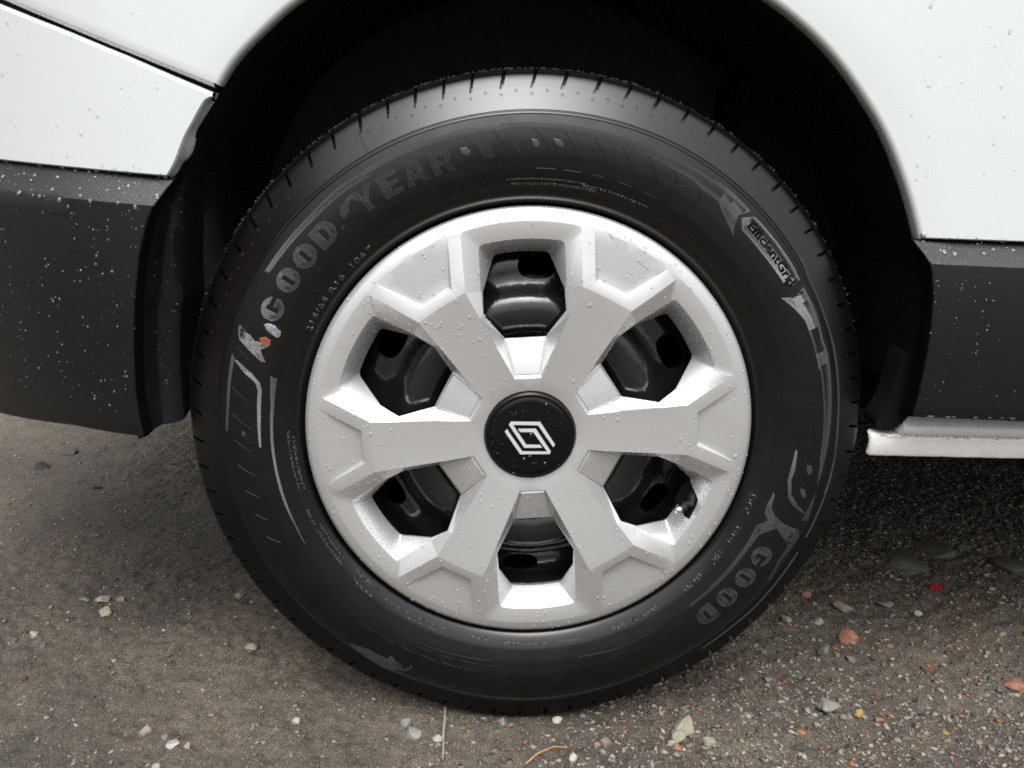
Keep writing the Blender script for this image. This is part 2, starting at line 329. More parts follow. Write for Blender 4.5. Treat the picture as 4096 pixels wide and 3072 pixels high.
STONES=[
(0.355, 0.0366, 0.0278, 0.0157, 'pale', 'big pale oval stone at bottom right with a dark gap beneath it', 's'),
(0.4441, 0.1814, 0.0274, 0.0219, 'orange', 'biggest orange-brown stone, rough lump on the gravel right of the tyre', ''),
(0.183, 0.0004, 0.0246, 0.0257, 'cream', 'cream stone with a pointed top, just below the lower right of the tyre', 'tri'),
(0.4712, 0.2632, 0.0247, 0.0204, 'tan', 'rounded tan stone near the tyre edge, half way between tyre and red plastic chip', ''),
(0.5348, 0.2722, 0.0269, 0.0149, 'grey', 'long grey stone left of the red plastic chip', 'long'),
(0.5716, 0.2507, 0.0134, 0.0112, 'white', 'small whitish stone casting a dark shadow below the red plastic chip', ''),
(0.4314, 0.2966, 0.0147, 0.0117, 'orange', 'small pale orange stone touching the lower right of the tyre outline', ''),
(0.4004, 0.1543, 0.0173, 0.0173, 'grey', 'roundish grey stone left of and below the biggest orange-brown stone', ''),
(0.428, 0.1399, 0.0159, 0.0093, 'grey', 'flat grey stone directly below the biggest orange-brown stone', ''),
(0.3909, 0.0314, 0.0122, 0.0091, 'yellow', 'yellow pebble just right of the big oval stone at bottom right', ''),
(0.4102, 0.0211, 0.0122, 0.0079, 'orange', 'small bright orange pebble right of the yellow pebble', ''),
(0.3033, -0.0257, 0.017, 0.0114, 'dark', 'elongated dark grey stone near the bottom edge, below and left of the big oval stone', 'long'),
(0.2049, -0.0177, 0.0144, 0.0144, 'cream', 'round beige stone right of the pointed cream stone', ''),
(0.6102, 0.0895, 0.0304, 0.0152, 'orange', 'orange-pink flat stone cut by the right edge of the photo', 'flat'),
(0.1701, -0.0232, 0.0164, 0.0142, 'cream', 'rounded cream stone below the pointed cream stone', ''),
(0.1666, -0.0344, 0.0098, 0.006, 'orange', 'orange pebble under the rounded cream stone', ''),
(-0.5349, 0.2119, 0.0188, 0.0139, 'cream', 'lower cream stone of the cluster on the left dirt, biggest of the cluster', ''),
(-0.5491, 0.2443, 0.0186, 0.0114, 'cream', 'upper middle cream stone of the cluster on the left dirt', ''),
(-0.5279, 0.2493, 0.0135, 0.01, 'tan', 'rightmost tan stone of the cluster on the left dirt', ''),
(-0.5741, 0.2453, 0.0159, 0.0065, 'grey', 'flat greyish stone at the left of the cluster on the left dirt', 'flat'),
(-0.3737, 0.2626, 0.0166, 0.011, 'pink', 'pinkish pointed stone lying left of the tyre at its lower left', ''),
(-0.3249, 0.1357, 0.0163, 0.0119, 'cream', 'cream oval stone alone on smooth dirt below left of the tyre', ''),
(-0.3911, -0.0169, 0.0137, 0.0114, 'pink', 'pinkish stone above the row of pale chips at bottom left', ''),
(-0.3554, -0.0361, 0.0156, 0.0067, 'white', 'white flat chip, longest of the row at bottom left', 'flat'),
(-0.3395, -0.0414, 0.0077, 0.0099, 'pink', 'upright pink chip at the right end of the row at bottom left', ''),
(-0.3683, -0.0266, 0.009, 0.0067, 'grey', 'small bluish grey chip at the left end of the row at bottom left', ''),
(-0.2366, -0.0055, 0.0094, 0.0066, 'white', 'single white chip on plain dirt at bottom, left of the twig', ''),
(-0.3612, -0.0652, 0.0098, 0.0065, 'cream', 'cream stone touching the bottom edge at bottom left', ''),
(-0.8683, 0.7139, 0.0262, 0.0141, 'black', 'dark stone on the shaded ground below the bumper trim', 'flat'),
(-0.8531, 0.7932, 0.0229, 0.0156, 'dark', 'dark grey slab tilted on the shaded ground close under the bumper trim', 'flat'),
(-0.728, 0.6188, 0.0167, 0.0083, 'black', 'small black stone on shaded ground midway between bumper trim and tyre', 'flat'),
(-0.5935, 0.1542, 0.011, 0.0096, 'white', 'whitish stone near the left edge below the cluster', ''),
(-0.1212, -0.0011, 0.0131, 0.0163, 'pale', 'upright greyish white stone left of the twig, upper of two', ''),
(-0.1117, -0.0133, 0.0172, 0.0097, 'pale', 'greyish white flat stone left of the twig, lower of two', 'flat'),
(-0.0857, -0.0279, 0.0117, 0.008, 'white', 'pale stone touching the left side of the twig', ''),
(0.0439, 0.0079, 0.0121, 0.0088, 'bright', 'bright wet cream stone right under the tyre contact', ''),
(0.0442, 0.0245, 0.0111, 0.0084, 'tan', 'tan stone wedged against the bottom of the tyre', ''),
(-0.0167, 0.0015, 0.012, 0.0109, 'pale', 'pale triangular stone below the tyre, left of an orange pebble', 'tri'),
(-0.0082, -0.0018, 0.0071, 0.0054, 'orange', 'orange pebble below the tyre beside a pale triangular stone', ''),
(0.0901, -0.0279, 0.0129, 0.0097, 'tan', 'tan faceted stone below the tyre right of centre', ''),
(0.0544, -0.0559, 0.0094, 0.0099, 'bright', 'bright cream pebble at the bottom edge beside the end of the dry straw', ''),
(0.0315, -0.0626, 0.0104, 0.0083, 'tan', 'brownish cream stone at the bottom edge just right of the dry straw', ''),
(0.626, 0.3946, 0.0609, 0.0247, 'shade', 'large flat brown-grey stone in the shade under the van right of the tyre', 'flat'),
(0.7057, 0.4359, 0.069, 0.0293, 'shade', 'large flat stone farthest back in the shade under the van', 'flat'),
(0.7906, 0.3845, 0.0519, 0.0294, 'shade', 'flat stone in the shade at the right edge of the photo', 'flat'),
(0.3049, 0.0879, 0.0123, 0.0092, 'grey', 'grey stone below the right part of the tyre, left of the flat grey stones', ''),
(0.3766, 0.2265, 0.0152, 0.0124, 'pale', 'pale grey pebble beside the lower right tyre edge above the gravel patch', ''),
(0.4175, 0.2226, 0.0181, 0.0112, 'pale', 'pale jagged pebble between the tyre and the biggest orange-brown stone', ''),
]
TWIG = [(-0.0796,0.0251),(-0.0791,0.0036),(-0.0795,-0.0256),(-0.078,-0.0462),(-0.0782,-0.0595)]
STRAW = [(0.0056,-0.0645),(0.0179,-0.0539),(0.0354,-0.0436),(0.0511,-0.04)]
RED = (0.6357,0.3209)
# ================================================================== GROUND
def vnoise(X, Y, s, seed):
    r = np.random.default_rng(seed); T = r.random((256, 256)); x = X * s; y = Y * s
    xi = np.floor(x).astype(int); yi = np.floor(y).astype(int); fx = x - xi; fy = y - yi
    fx = fx * fx * (3 - 2 * fx); fy = fy * fy * (3 - 2 * fy)
    g = lambda a, b: T[a % 256, b % 256]
    return (g(xi, yi) * (1 - fx) + g(xi + 1, yi) * fx) * (1 - fy) + (g(xi, yi + 1) * (1 - fx) + g(xi + 1, yi + 1) * fx) * fy - .5
def gheight(X, Y):
    h = .020 * vnoise(X, Y, 2.2, 1) + .009 * vnoise(X + 3, Y, 7, 2) + .0045 * vnoise(X, Y, 23, 3)
    rough = np.clip(.55 + 1.6 * vnoise(X + 9, Y + 4, 3.1, 8) + .5 * (X > .1), .25, 1.3)
    h = h + rough * (.0055 * vnoise(X, Y, 60, 4) + .0048 * vnoise(X, Y, 140, 5) + .0034 * vnoise(X, Y, 270, 6))
    w = np.clip((np.hypot(X, (Y - .07) * 1.2) - .02) / .22, 0, 1)     # pressed flat under the tyre
    far = np.clip((np.hypot(X, Y) - 4) / 6, 0, 1)
    return GZ + h * (w * w * (3 - 2 * w)) * (1 - far) - .0015 * (1 - w)
def axis_coords(lo, hi, step, far):
    a = list(np.arange(lo, hi, step)); s = step
    v = a[-1]; out = []
    while v < far: s *= 1.25; v += s; out.append(v)
    s = step; v = a[0]; inn = []
    while v > -far: s *= 1.25; v -= s; inn.append(v)
    return np.array(inn[::-1] + a + out)
gx = axis_coords(-1.15, 1.2, .0036, 300); gy = axis_coords(-.3, 1.25, .0036, 300)
GX, GY = np.meshgrid(gx, gy); GH = gheight(GX, GY)
nx, ny = len(gx), len(gy)
me = bpy.data.meshes.new('ground')
idx = np.arange(nx * ny).reshape(ny, nx)
Fq = np.stack([idx[:-1, :-1], idx[:-1, 1:], idx[1:, 1:], idx[1:, :-1]], -1).reshape(-1, 4)
me.vertices.add(nx * ny); me.vertices.foreach_set('co', np.stack([GX, GY, GH], -1).ravel().astype(np.float32))
me.loops.add(Fq.size); me.loops.foreach_set('vertex_index', Fq.ravel().astype(np.int32))
me.polygons.add(len(Fq)); me.polygons.foreach_set('loop_start', (np.arange(len(Fq)) * 4).astype(np.int32))
me.polygons.foreach_set('use_smooth', np.ones(len(Fq), bool)); me.update(calc_edges=True); me.validate()
ground = link('ground', me, M_GROUND); ground['kind'] = 'structure'; ground['label'] = 'damp brown gravelly dirt ground under the van'

bmw = bmesh.new(); bmesh.ops.create_cube(bmw, size=1, matrix=Matrix.Translation((-6.6, -4.2, 1.9)) @ Matrix.Rotation(math.radians(-38), 4, 'Z') @ Matrix.Diagonal((.4, 9.0, 4.6, 1)))  # unseen wall added to darken the tyre's left reflections
wall = finish(bmw, 'added_dark_wall', mat('added_wall_dark', (.09, .055, .045), .85, var=.4, vscale=9), None, 0); wall['kind'] = 'structure'; wall['label'] = 'added unseen dark wall that darkens the left reflections on the wet tyre'

# ================================================================== VAN
van = empty('van', loc=(0, 0, 0)); van['label'] = 'white van seen close up at its front wheel, paint wet with rain'; van['category'] = 'van'

# ---- upper wing with the round wheel arch cut in it
ARCH = smooth_curve([(-.2815, .3100)] + ARCH_L[2:] + [(-.172, .405), (-.115, .429), (-.052, .4435), (.01, .448), (.073, .443), (.137, .4235)] + ARCH_R, 120, 6)
def arch_normals(A):
    t = np.gradient(A, axis=0); n = np.stack([-t[:, 1], t[:, 0]], 1); n /= np.linalg.norm(n, axis=1)[:, None]
    return n
AN = arch_normals(ARCH)
def wing():
    n = len(ARCH); bm = bmesh.new()
    sh = np.array(SHUT); d = sh[0] - sh[-1]; d = d / np.linalg.norm(d)
    farL = sh[0] + d * .55 + np.array([0, .0076])
    outer = [farL]
    path = [farL, (-.95, .75), (-.8, 1.05), (1.5, 1.05), (1.5, ARCH[-1][1] - .002)]
    # match fractions of the path to the arch
    fr = np.array([0, .12, .25, .8, 1.0]); t = np.linspace(0, 1, n)
    out = np.stack([np.interp(t, fr, [p[k] for p in path]) for k in (0, 1)], 1)
    rows = []; R = .0052
    AA = ARCH.copy()
    def at(off): return AA + AN * off
    def row(P, dy): return [(x, ysurf(x) + dy, z) for x, z in P]
    rows.append(row(at(.0022), .020)); rows.append(row(at(.0005), .017)); rows.append(row(at(0), .011))
    for ph in (0, 15, 30, 45, 60, 75, 90):
        a = math.radians(ph); rows.append(row(at(R * (1 - math.cos(a))), R * (1 - math.sin(a))))
    base = at(R)
    for f in (.03, .07, .13, .22, .35, .55, .8, 1):
        P = base * (1 - f) + out * f; rows.append(row(P, 0))
    grid(bm, rows)
    # rolled lower edge along the shut line and along the trim seam
    L = [(r[0]) for r in rows[9:]]
    for edge, dirv in ((L, (-.03, -1)),):
        dv = np.array(dirv); dv = dv / np.linalg.norm(dv); rr = []
        for off, dy in ((0, 0), (.0012, .0004), (.0026, .0014), (.0040, .0034), (.0046, .0065), (.0046, .0095)):
            rr.append([(x + dv[0] * off, y + dy, z + dv[1] * off) for x, y, z in edge])
        grid(bm, rr)
    Rr = [r[-1] for r in rows[9:]]
    rr = [[(x, y + dy, z - off) for x, y, z in Rr] for off, dy in ((0, 0), (.001, .001), (.0014, .012))]
    grid(bm, rr)
    return finish(bm, 'wing_panel', M_WHITE, van, 35, front=True)
wing_o = wing()

# ---- white front bumper cover below the shut line
def bumper():
    bm = bmesh.new(); n, m = 40, 24
    sh = np.array(SHUT); d = (sh[0] - sh[-1]) / np.linalg.norm(sh[0] - sh[-1])
    top = resample(np.vstack([sh[0] + d * .30, sh]), n) - np.array([0, .0054])
    bb = np.array(BUMP_BOT); db = (bb[0] - bb[-1]) / np.linalg.norm(bb[0] - bb[-1])
    bot = resample(np.vstack([bb[0] + db * .28, bb]), n)
    right = smooth_curve([tuple(top[-1])] + BUMP_RIGHT[1:-1] + [tuple(bot[-1])], m, 1)
    left = resample([top[0], bot[0]], m)
    rows = []
    for i in range(m):
        v = i / (m - 1); r = []
        for j in range(n):
            u = j / (n - 1)
            P = (1 - v) * top[j] + v * bot[j] + (1 - u) * left[i] + u * right[i] - ((1 - u) * (1 - v) * top[0] + u * (1 - v) * top[-1] + (1 - u) * v * bot[0] + u * v * bot[-1])
            r.append((P[0], ysurf(P[0]), P[1]))
        rows.append(r)
    grid(bm, rows)
    for edge, dv, prof in ((rows[0], np.array([.02, 1.]), ((0, 0), (.0014, .0010), (.0028, .0028), (.0034, .0052), (.0034, .0085))),
                           (rows[-1], np.array([0., -1.]), ((0, 0), (.0008, .0008), (.0016, .003), (.0019, .012)))):
        grid(bm, [[(x + dv[0] * o, y + dy, z + dv[1] * o) for x, y, z in edge] for o, dy in prof])
    # stepped flange on the arch side, with a widened lug
    re = [r[-1] for r in rows]
    fl = smooth_curve([(x, z) for x, z in FLANGE], m, 1)
    a = [(x, y, z) for x, y, z in re]
    b_ = [(x + .0012, y + .0015, z - .0004) for x, y, z in re]
    c_ = [(x + .0016, y + .0040, z - .0006) for x, y, z in re]
    d_ = [(fx, ysurf(fx) + .0150, fz) for fx, fz in fl]
    e_ = [(fx + .0007, ysurf(fx) + .0165, fz) for fx, fz in fl]
    f_ = [(fx + .0005, ysurf(fx) + .022, fz) for fx, fz in fl]
    grid(bm, [a, b_, c_, d_, e_, f_])
    return finish(bm, 'bumper_cover', M_WHITE, van, 35, front=True)
bump_o = bumper()
def slot():  # black disc stands in for the shade inside the clip slot
    bm = bmesh.new(); cx, cz = SLOT; ang = math.radians(-28)
    for y in (0, 1):
        pass
    ring = []
    for t in np.linspace(0, 2 * math.pi, 20, endpoint=False):
        u, v = .0021 * math.cos(t), .0046 * math.sin(t)
        ring.append((cx + u * math.cos(ang) - v * math.sin(ang), cz + u * math.sin(ang) + v * math.cos(ang)))
    y0 = ysurf(cx) + .0085
    grid(bm, [[(x, y0, z) for x, z in ring], [(cx + (x - cx) * .8, y0 - .0008, cz + (z - cz) * .8) for x, z in ring], [(cx, y0 - .0006, cz)] * 20], close=True)
    return finish(bm, 'clip_hole_shade', M_UNDER, bump_o, 30, front=True)
slot()

def seam_strip():  # black strip stands in for the shade inside the shut-line gap
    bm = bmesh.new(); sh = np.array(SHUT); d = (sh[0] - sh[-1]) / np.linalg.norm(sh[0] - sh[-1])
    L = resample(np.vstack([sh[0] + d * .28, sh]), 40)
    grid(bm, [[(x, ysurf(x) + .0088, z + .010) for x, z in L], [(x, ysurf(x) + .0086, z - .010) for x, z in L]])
    return finish(bm, 'seam_shade_strip', M_UNDER, bump_o, 30, front=True)
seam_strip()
# ---- dark lower cladding, left (bumper) and right (door side)
def trim(name, top, ch, bot, side, side_is_right, far_x):
    bm = bmesh.new(); n = 36
    def ext(c):
        c = np.array(c)
        k = 0 if side_is_right else -1; e = c[k]; q = c[k + (1 if side_is_right else -1)] if len(c) > 1 else e
        s = (e[1] - q[1]) / (e[0] - q[0]); s *= .5
        f = np.array([far_x, e[1] + s * (far_x - e[0])])
        c = np.vstack([f, c]) if side_is_right else np.vstack([c, f])
        return resample(c, n)
    T, C, B = ext(top), ext(ch), ext(bot)
    # vertical samples: v from 0 top ..1 chamfer ..2 bottom
    vsmp = [0, .08, .3, .6, .85, 1, 1.06, 1.2, 1.4, 1.6, 1.8, 1.93, 2]
    side = np.array(side); rows = []
    for v in vsmp:
        P = T * (1 - v) + C * v if v <= 1 else C * (2 - v) + B * (v - 1)
        z = P[-1 if side_is_right else 0][1]
        sx = np.interp(z, side[::-1, 1], side[::-1, 0])
        k = -1 if side_is_right else 0
        dx = sx - P[k][0]; w = np.linspace(0, 1, n) ** 3; w = w if side_is_right else w[::-1]
        P = P.copy(); P[:, 0] += dx * w
        if v <= 1: dy = .003 - .019 * min(1, max(0, (v - .05) / .95)) if v > .05 else .006
        else: dy = -.016 - .0015 * math.sin(min(1, (v - 1) / .3) * math.pi / 2) + .010 * (v - 1) ** 2
        rows.append([(x, ysurf(x) + dy, z) for x, z in P])
    grid(bm, rows)
    e = rows[-1]; grid(bm, [[(x, y + dy, z - o) for x, y, z in e] for o, dy in ((0, 0), (.0025, .0015), (.004, .006), (.004, .05))])
    e = rows[0]; grid(bm, [[(x, y + dy, z + o) for x, y, z in e] for o, dy in ((0, 0), (.0005, .008), (.001, .03))])
    k = -1 if side_is_right else 0; sg = 1 if side_is_right else -1
    e = [r[k] for r in rows]
    grid(bm, [[(x + sg * o, y + dy, z) for x, y, z in e] for o, dy in ((0, 0), (.0010, .0008), (.0016, .003), (.0018, .02))])
    return finish(bm, name, M_TRIM, van, 35, front=True)
tl_o = trim('bumper_trim', TL_TOP, TL_CH, TL_BOT, TL_R, True, -.80)
tr_o = trim('door_trim', TR_TOP, TR_CH, TR_BOT, TR_L, False, 1.5)

# ---- silver-white sill with its pinch-weld flange
def sill():
    bm = bmesh.new(); xs = [.3635, .3645, .367] + list(np.linspace(.372, 1.6, 120))
    top = [(.060, .055), (.030, .052), (.012, .040), (.002, .0275), (-.006, .0205), (-.0085, .0165), (-.0075, .0115), (-.0035, .0078), (.004, .0070)]
    rows = []
    for i, x in enumerate(xs):
        f = (.0, .6, .9)[i] if i < 3 else 1
        rows.append([(x, .012 + (y - .012) * f, .012 + (z - .012) * f) for y, z in top])
    grid(bm, rows)
    xs = [.3352, .3358, .3375] + list(np.linspace(.340, 1.6, 170)); rows = []
    fl = [(.010, .0085), (.0005, .0085), (-.0022, .0070), (-.0032, .0040), (-.0034, -.0125), (-.0018, -.0150), (.0012, -.0145), (.0020, .004)]
    for i, x in enumerate(xs):
        e = (1.0, .45, .1)[i] if i < 3 else 0
        w = .0007 * noise.noise((x * 45, 3, 0)) + .0005 * noise.noise((x * 160, 7, 0))
        rise = .0018 * math.exp(-((x - .343) / .006) ** 2)
        rows.append([(x, y * (1 - e) + .001 * e, z - .0025 * e * (1 if z > 0 else -1) + (w if z < -.01 else 0) + (rise + w * .6 if z > .006 else 0)) for y, z in fl])
    grid(bm, rows)
    for v in bm.verts: v.co += Vector((.018, .035, -.012))
    return finish(bm, 'sill', M_SILL, van, 45, front=True)
sill_o = sill()
def sealant():
    bm = bmesh.new(); r = np.random.default_rng(3)
    for x in np.arange(.340, 1.2, .0035):
        if r.random() < .25: continue
        bmesh.ops.create_icosphere(bm, subdivisions=1, radius=1, matrix=Matrix.Translation((x + .018, .0320, -.012 + (.0070 if x > .37 else .0085 - .002 * (x > .352)) + .0008 * r.normal())) @ Matrix.Diagonal((.0012 + .0018 * r.random(), .0012, .0007 + .0006 * r.random(), 1)))
    o = finish(bm, 'seam_sealant', M_SEAL, sill_o, 60, merge=0); o['kind'] = 'stuff'
sealant()

# ---- wheel arch liner: shell following the arch, folded rims, inner wall
def liner():
    bm = bmesh.new()
    LC = [(-.386, -.020), (-.386, .055), (-.378, .125), (-.362, .182), (-.342, .22), (-.312, .268)] + [tuple(p + q * .0035) for p, q in zip(ARCH[4:-3:4], AN[4:-3:4])] + [(.368, .19), (.378, .15), (.385, .11), (.388, .08), (.388, .045)]
    LC = smooth_curve(LC, 140, 4); N = arch_normals(LC)
    rows = []
    # (inward offset, y): folds seen at the lower front, dying out towards the top
    for off, y in ((.002, .006), (.005, .008), (.009, .014), (.011, .026), (.016, .034), (.026, .036), (.034, .044), (.036, .078), (.040, .098), (.060, .106), (.070, .122), (.064, .20), (.060, .34)):
        r = []
        for k, ((x, z), nn) in enumerate(zip(LC, N)):
            f = max(0., min(1., (.30 - z) / .18)) if x < 0 else .03
            o = off * f + (.002 if f < 1 else 0)
            hi = max(0., min(1., (z - .19) / .05)) if x < 0 else max(0., min(1., (z - .13) / .03))
            y_ = y * (1 - hi) + max(y, .024 + .004 * len(rows)) * hi
            r.append((x - nn[0] * o * (1 - .6 * hi), y_ + (ysurf(x) - .005 if y_ < .05 else 0), z - nn[1] * o * (1 - .6 * hi) + (.02 * min(1, max(0, (y - .01) / .08)) if (k < 3 and x < 0) else 0)))
        rows.append(r)
    grid(bm, rows)
    # inner wall closing the arch
    last = rows[-1]; grid(bm, [last, [(0, .34, .0)] * len(last)])
    return finish(bm, 'wheel_arch_liner', M_LINER, van, 38, front=True)
liner_o = liner()
def liner_flap():
    bm = bmesh.new(); pts = [p for p in LINER_R if p[1] < .10 and p[0] > .35] + [(.366, .035), (.372, .09)]
    pts = [tuple(p) for p in smooth_curve(pts + [pts[0]], 40, 3)[:-1]]
    for y, rev in ((.030, False), (.060, True)):
        vsx = [bm.verts.new((x, y, z)) for x, z in pts]
        bm.faces.new(vsx if rev else vsx[::-1])
    P0 = [(x, .030, z) for x, z in pts] + [(pts[0][0], .030, pts[0][1])]; P1 = [(x, .060, z) for x, y, z in P0]
    grid(bm, [P0, P1])
    return finish(bm, 'liner_flap', M_UNDER, liner_o, 30)
liner_flap()

# ---- body shell, underfloor, far side: closes the van so it shades the ground
def shell():
    bm = bmesh.new()
    side = [(-.80, .16), (-.84, .45), (-.80, .78), (-.6, 1.0), (.0, 1.12), (.45, 1.75), (.8, 1.93), (3.6, 1.95), (3.75, 1.7), (3.78, .25), (3.6, .14), (1.62, .14)]
    yl, yr = .03, 1.95
    for P in (side,):
        a = [(x, yl + .9 * max(0, -.45 - x), z) for x, z in P]; b_ = [(x, yr - .9 * max(0, -.45 - x), z) for x, z in P]
        grid(bm, [a, b_])
        # far side and near side above the arch
        bm.faces.new([bm.verts.new(p) for p in b_])
    near = [(-.95, .78), (-.8, 1.045), (1.49, 1.045), (1.49, .14), (3.6, .14), (3.78, .25), (3.75, 1.7), (3.6, 1.95), (.8, 1.93), (.45, 1.75), (0, 1.12), (-.6, 1.0)]
    bm.faces.new([bm.verts.new((x, .010, z)) for x, z in [(-.6, 1.0), (0, 1.12), (.45, 1.75), (.8, 1.93), (3.6, 1.95), (3.75, 1.7), (3.78, .25), (3.6, .14), (1.49, .14), (1.49, 1.04), (-.79, 1.04)]])
    return finish(bm, 'body_shell', M_WHITE, van, 25)
shell()
def underbody():
    bm = bmesh.new()
    def box(x0, x1, y0, y1, z0, z1): bmesh.ops.create_cube(bm, size=1, matrix=Matrix.Translation(((x0 + x1) / 2, (y0 + y1) / 2, (z0 + z1) / 2)) @ Matrix.Diagonal((x1 - x0, y1 - y0, z1 - z0, 1)))
    box(.42, 3.5, .075, 1.88, .045, .13)          # floor behind the arch
    box(-.42, .40, .345, 1.55, .06, .55)         # engine and suspension mass
    box(-.78, -.40, .25, 1.65, .12, .5)          # behind the bumper
    box(.24, .46, .225, 1.5, -.035, .35)         # black block added to hide lit ground beside the wheel
    box(.55, 3.4, 1.86, 1.90, -.12, .05)         # far sill
    box(-.33, .33, 1.60, 1.82, -.333, .3)        # far front wheel
    box(2.9, 3.2, .10, 1.8, -.12, .05)           # rear axle
    return finish(bm, 'underbody', M_UNDER, van, 0)
underbody()
# ================================================================== WHEEL
wheel = empty('wheel', van)
PH = math.radians(-4.66)
FC = lambda rho: .0061 + (rho - .0587) * .099
def rotk(p, k, mirror=1):
    """p=(r,w,d) in the window frame -> world"""
    a = PH + k * math.pi / 3; r, w, d = p; w *= mirror
    return (math.sin(a) * r + math.cos(a) * w, -d, math.cos(a) * r - math.sin(a) * w)
def pol(rho, ang, d): return (rho * math.cos(ang), rho * math.sin(ang), d)
def cover():
    A = (.197, .0547); B = (.1439, .0536, .0155); C = (.0574, .0124, .0061)
    aA = math.atan2(A[1], A[0]); rO = math.hypot(*A); rI = math.hypot(.1846, .0394); aI = math.atan2(.0394, .1846)
    rT = math.hypot(.173, .0258); aT = math.atan2(.0258, .173)
    E_ = (.1190, .0417, .0128); W = (.1425, .0397, .0058); Wa = (.1415, .0378, .0040); V = (.1217, .0383, .0098); D = (.0943, .0195, -.0082)
    n = 7
    def corner(p_arc_end, p_corner, p_side, f=.22):
        p0, p1, p2 = map(np.array, (p_arc_end, p_corner, p_side)); a = p1 + (p0 - p1) * f; b = p1 + (p2 - p1) * f
        return [tuple(a), tuple(.25 * a + .5 * p1 + .25 * b), tuple(b)]
    def arc(rho, amax, d, c, nxt, rc):
        sh = rc / rho; pts = [pol(rho, t, d) for t in np.linspace(0, amax - sh, n)]
        cn = np.array(pol(rho, amax, d)); nx_ = np.array(nxt); dirn = (nx_ - cn) / np.linalg.norm(nx_ - cn); e = cn + dirn * rc
        last = np.array(pts[-1])
        m = [tuple((1 - t) ** 2 * last + 2 * t * (1 - t) * cn + t * t * e) for t in (.33, .67)] + [tuple(e)]
        return pts + m
    O = arc(rO, aA, .0066, None, B, .0045)
    I = arc(rI, aI, .0056, None, W, .0045)
    Tt = arc(rT, aT, -.0172, None, Wa, .0040)
    polys = []; q = polys.append
    for i in range(len(O) - 1):
        q([O[i], O[i + 1], I[i + 1], I[i]]); q([I[i], I[i + 1], Tt[i + 1], Tt[i]])
    q([O[-1], B, W, I[-1]]); q([I[-1], W, Wa, Tt[-1]])
    q([B, E_, W]); q([W, E_, V]); q([W, V, Wa])
    C0 = (.0596, .0126, .0028); q([E_, C, C0]); q([E_, C0, D]); q([E_, D, V])
    P1 = (.0918, .0178, -.0052); P0 = (.0612, .0110, .0036)
    Cm = (C[0], 0, C[2]); C0m = (C0[0], 0, C0[2]); P1m = (P1[0], 0, P1[2]); P0m = (P0[0], 0, P0[2]); Dm = (D[0], 0, D[2])
    q([Cm, C, C0, C0m]); q([C0m, C0, P0, P0m]); q([P0m, P0, P1, P1m]); q([P1m, P1, D, Dm]); q([C0, D, P1, P0])
    # skirt behind the aperture
    ap = Tt + [Wa, V, D, Dm]
    def skirt(p, s=.0012, dd=.004):
        r, w, d = p; c = np.array([.135, 0]); v = np.array([r, w]) - c; L = np.linalg.norm(v); v = v / L * (L + s)
        return (c[0] + v[0], v[1] if w > 1e-6 else 0, d - dd)
    sk = [skirt(p) for p in ap]
    for i in range(len(ap) - 1): q([ap[i], ap[i + 1], sk[i + 1], sk[i]])
    # spoke face: rows of constant radius between the window edge and the spoke axis
    S30 = math.pi / 6; rows = []; m = 6
    def row(rho, a0): return [pol(rho, a, FC(rho)) for a in np.linspace(a0, S30, m)]
    hub = [pol(.0450, a, FC(.045)) for a in np.linspace(0, S30, 9)]
    aC = math.atan2(C[1], C[0])
    r0 = [Cm, C] + row(math.hypot(C[0], C[1]), aC)[1:]
    r0h = [hub[0], pol(.045, aC, FC(.045))] + [pol(.045, a, FC(.045)) for a in np.linspace(aC, S30, m)][1:]
    hubin = [pol(.0443, math.atan2(p[1], p[0]), FC(.045) - .001) for p in r0h]; hubin2 = [pol(.0440, math.atan2(p[1], p[0]), -.004) for p in r0h]
    for a_, b_ in ((hubin2, hubin), (hubin, r0h), (r0h, r0)):
        for i in range(len(a_) - 1): q([a_[i], a_[i + 1], b_[i + 1], b_[i]])
    prev = [C] + row(math.hypot(C[0], C[1]), aC)[1:]
    edge = []
    for t in (.25, .5): edge.append(tuple(np.array(C) + (np.array(E_) - np.array(C)) * t))
    edge.append(E_); edge.append(tuple((np.array(E_) + np.array(B)) / 2))
    for p in edge:
        cur = row(math.hypot(p[0], p[1]), math.atan2(p[1], p[0])); cur[0] = p
        if p is not E_ and p is not B: pass
        for i in range(m - 1): q([prev[i], prev[i + 1], cur[i + 1], cur[i]])
        prev = cur
    # closing straight line B - M
    a30 = S30; rs = .1514
    def spk(r, w, d):  # spoke frame (w towards this window is negative side) -> window frame
        return (r * math.cos(a30) + w * math.sin(a30), r * math.sin(a30) - w * math.cos(a30), d)
    # spk w>0 : towards the window axis
    BL = [B] + [spk(rs + .0008 * f, .0255 * (1 - f), .0155) for f in (.2, .4, .6, .8, 1.0)]
    for i in range(m - 1): q([prev[i], prev[i + 1], BL[i + 1], BL[i]])
    # ring: sloping surface round the windows and pockets
    RD = lambda rho: .0155 - (rho - .1535) * .1706
    rR = .2046
    pin_w = .0168; pin_r = .1602
    PI_ = [spk(pin_r, pin_w * (1 - f), RD(pin_r)) for f in (0, .25, .5, .75, 1)]
    PIb = [BL[0], BL[1], BL[2], BL[4], BL[5]]
    q([BL[0], BL[1], PI_[0]]); q([BL[1], BL[2], PI_[1], PI_[0]]); q([BL[2], BL[3], PI_[2], PI_[1]]); q([BL[3], BL[4], PI_[3], PI_[2]]); q([BL[4], BL[5], PI_[4], PI_[3]])
    aP = a30 - math.radians(10.96)
    pout = pol(rR, aP, .0068)
    # strip between window side (O corner .. B) and pocket side
    Oe = O[-1]; nS = 4
    side = [tuple(np.array(B) + (np.array(Oe) - np.array(B)) * t) for t in np.linspace(0, 1, nS + 1)]
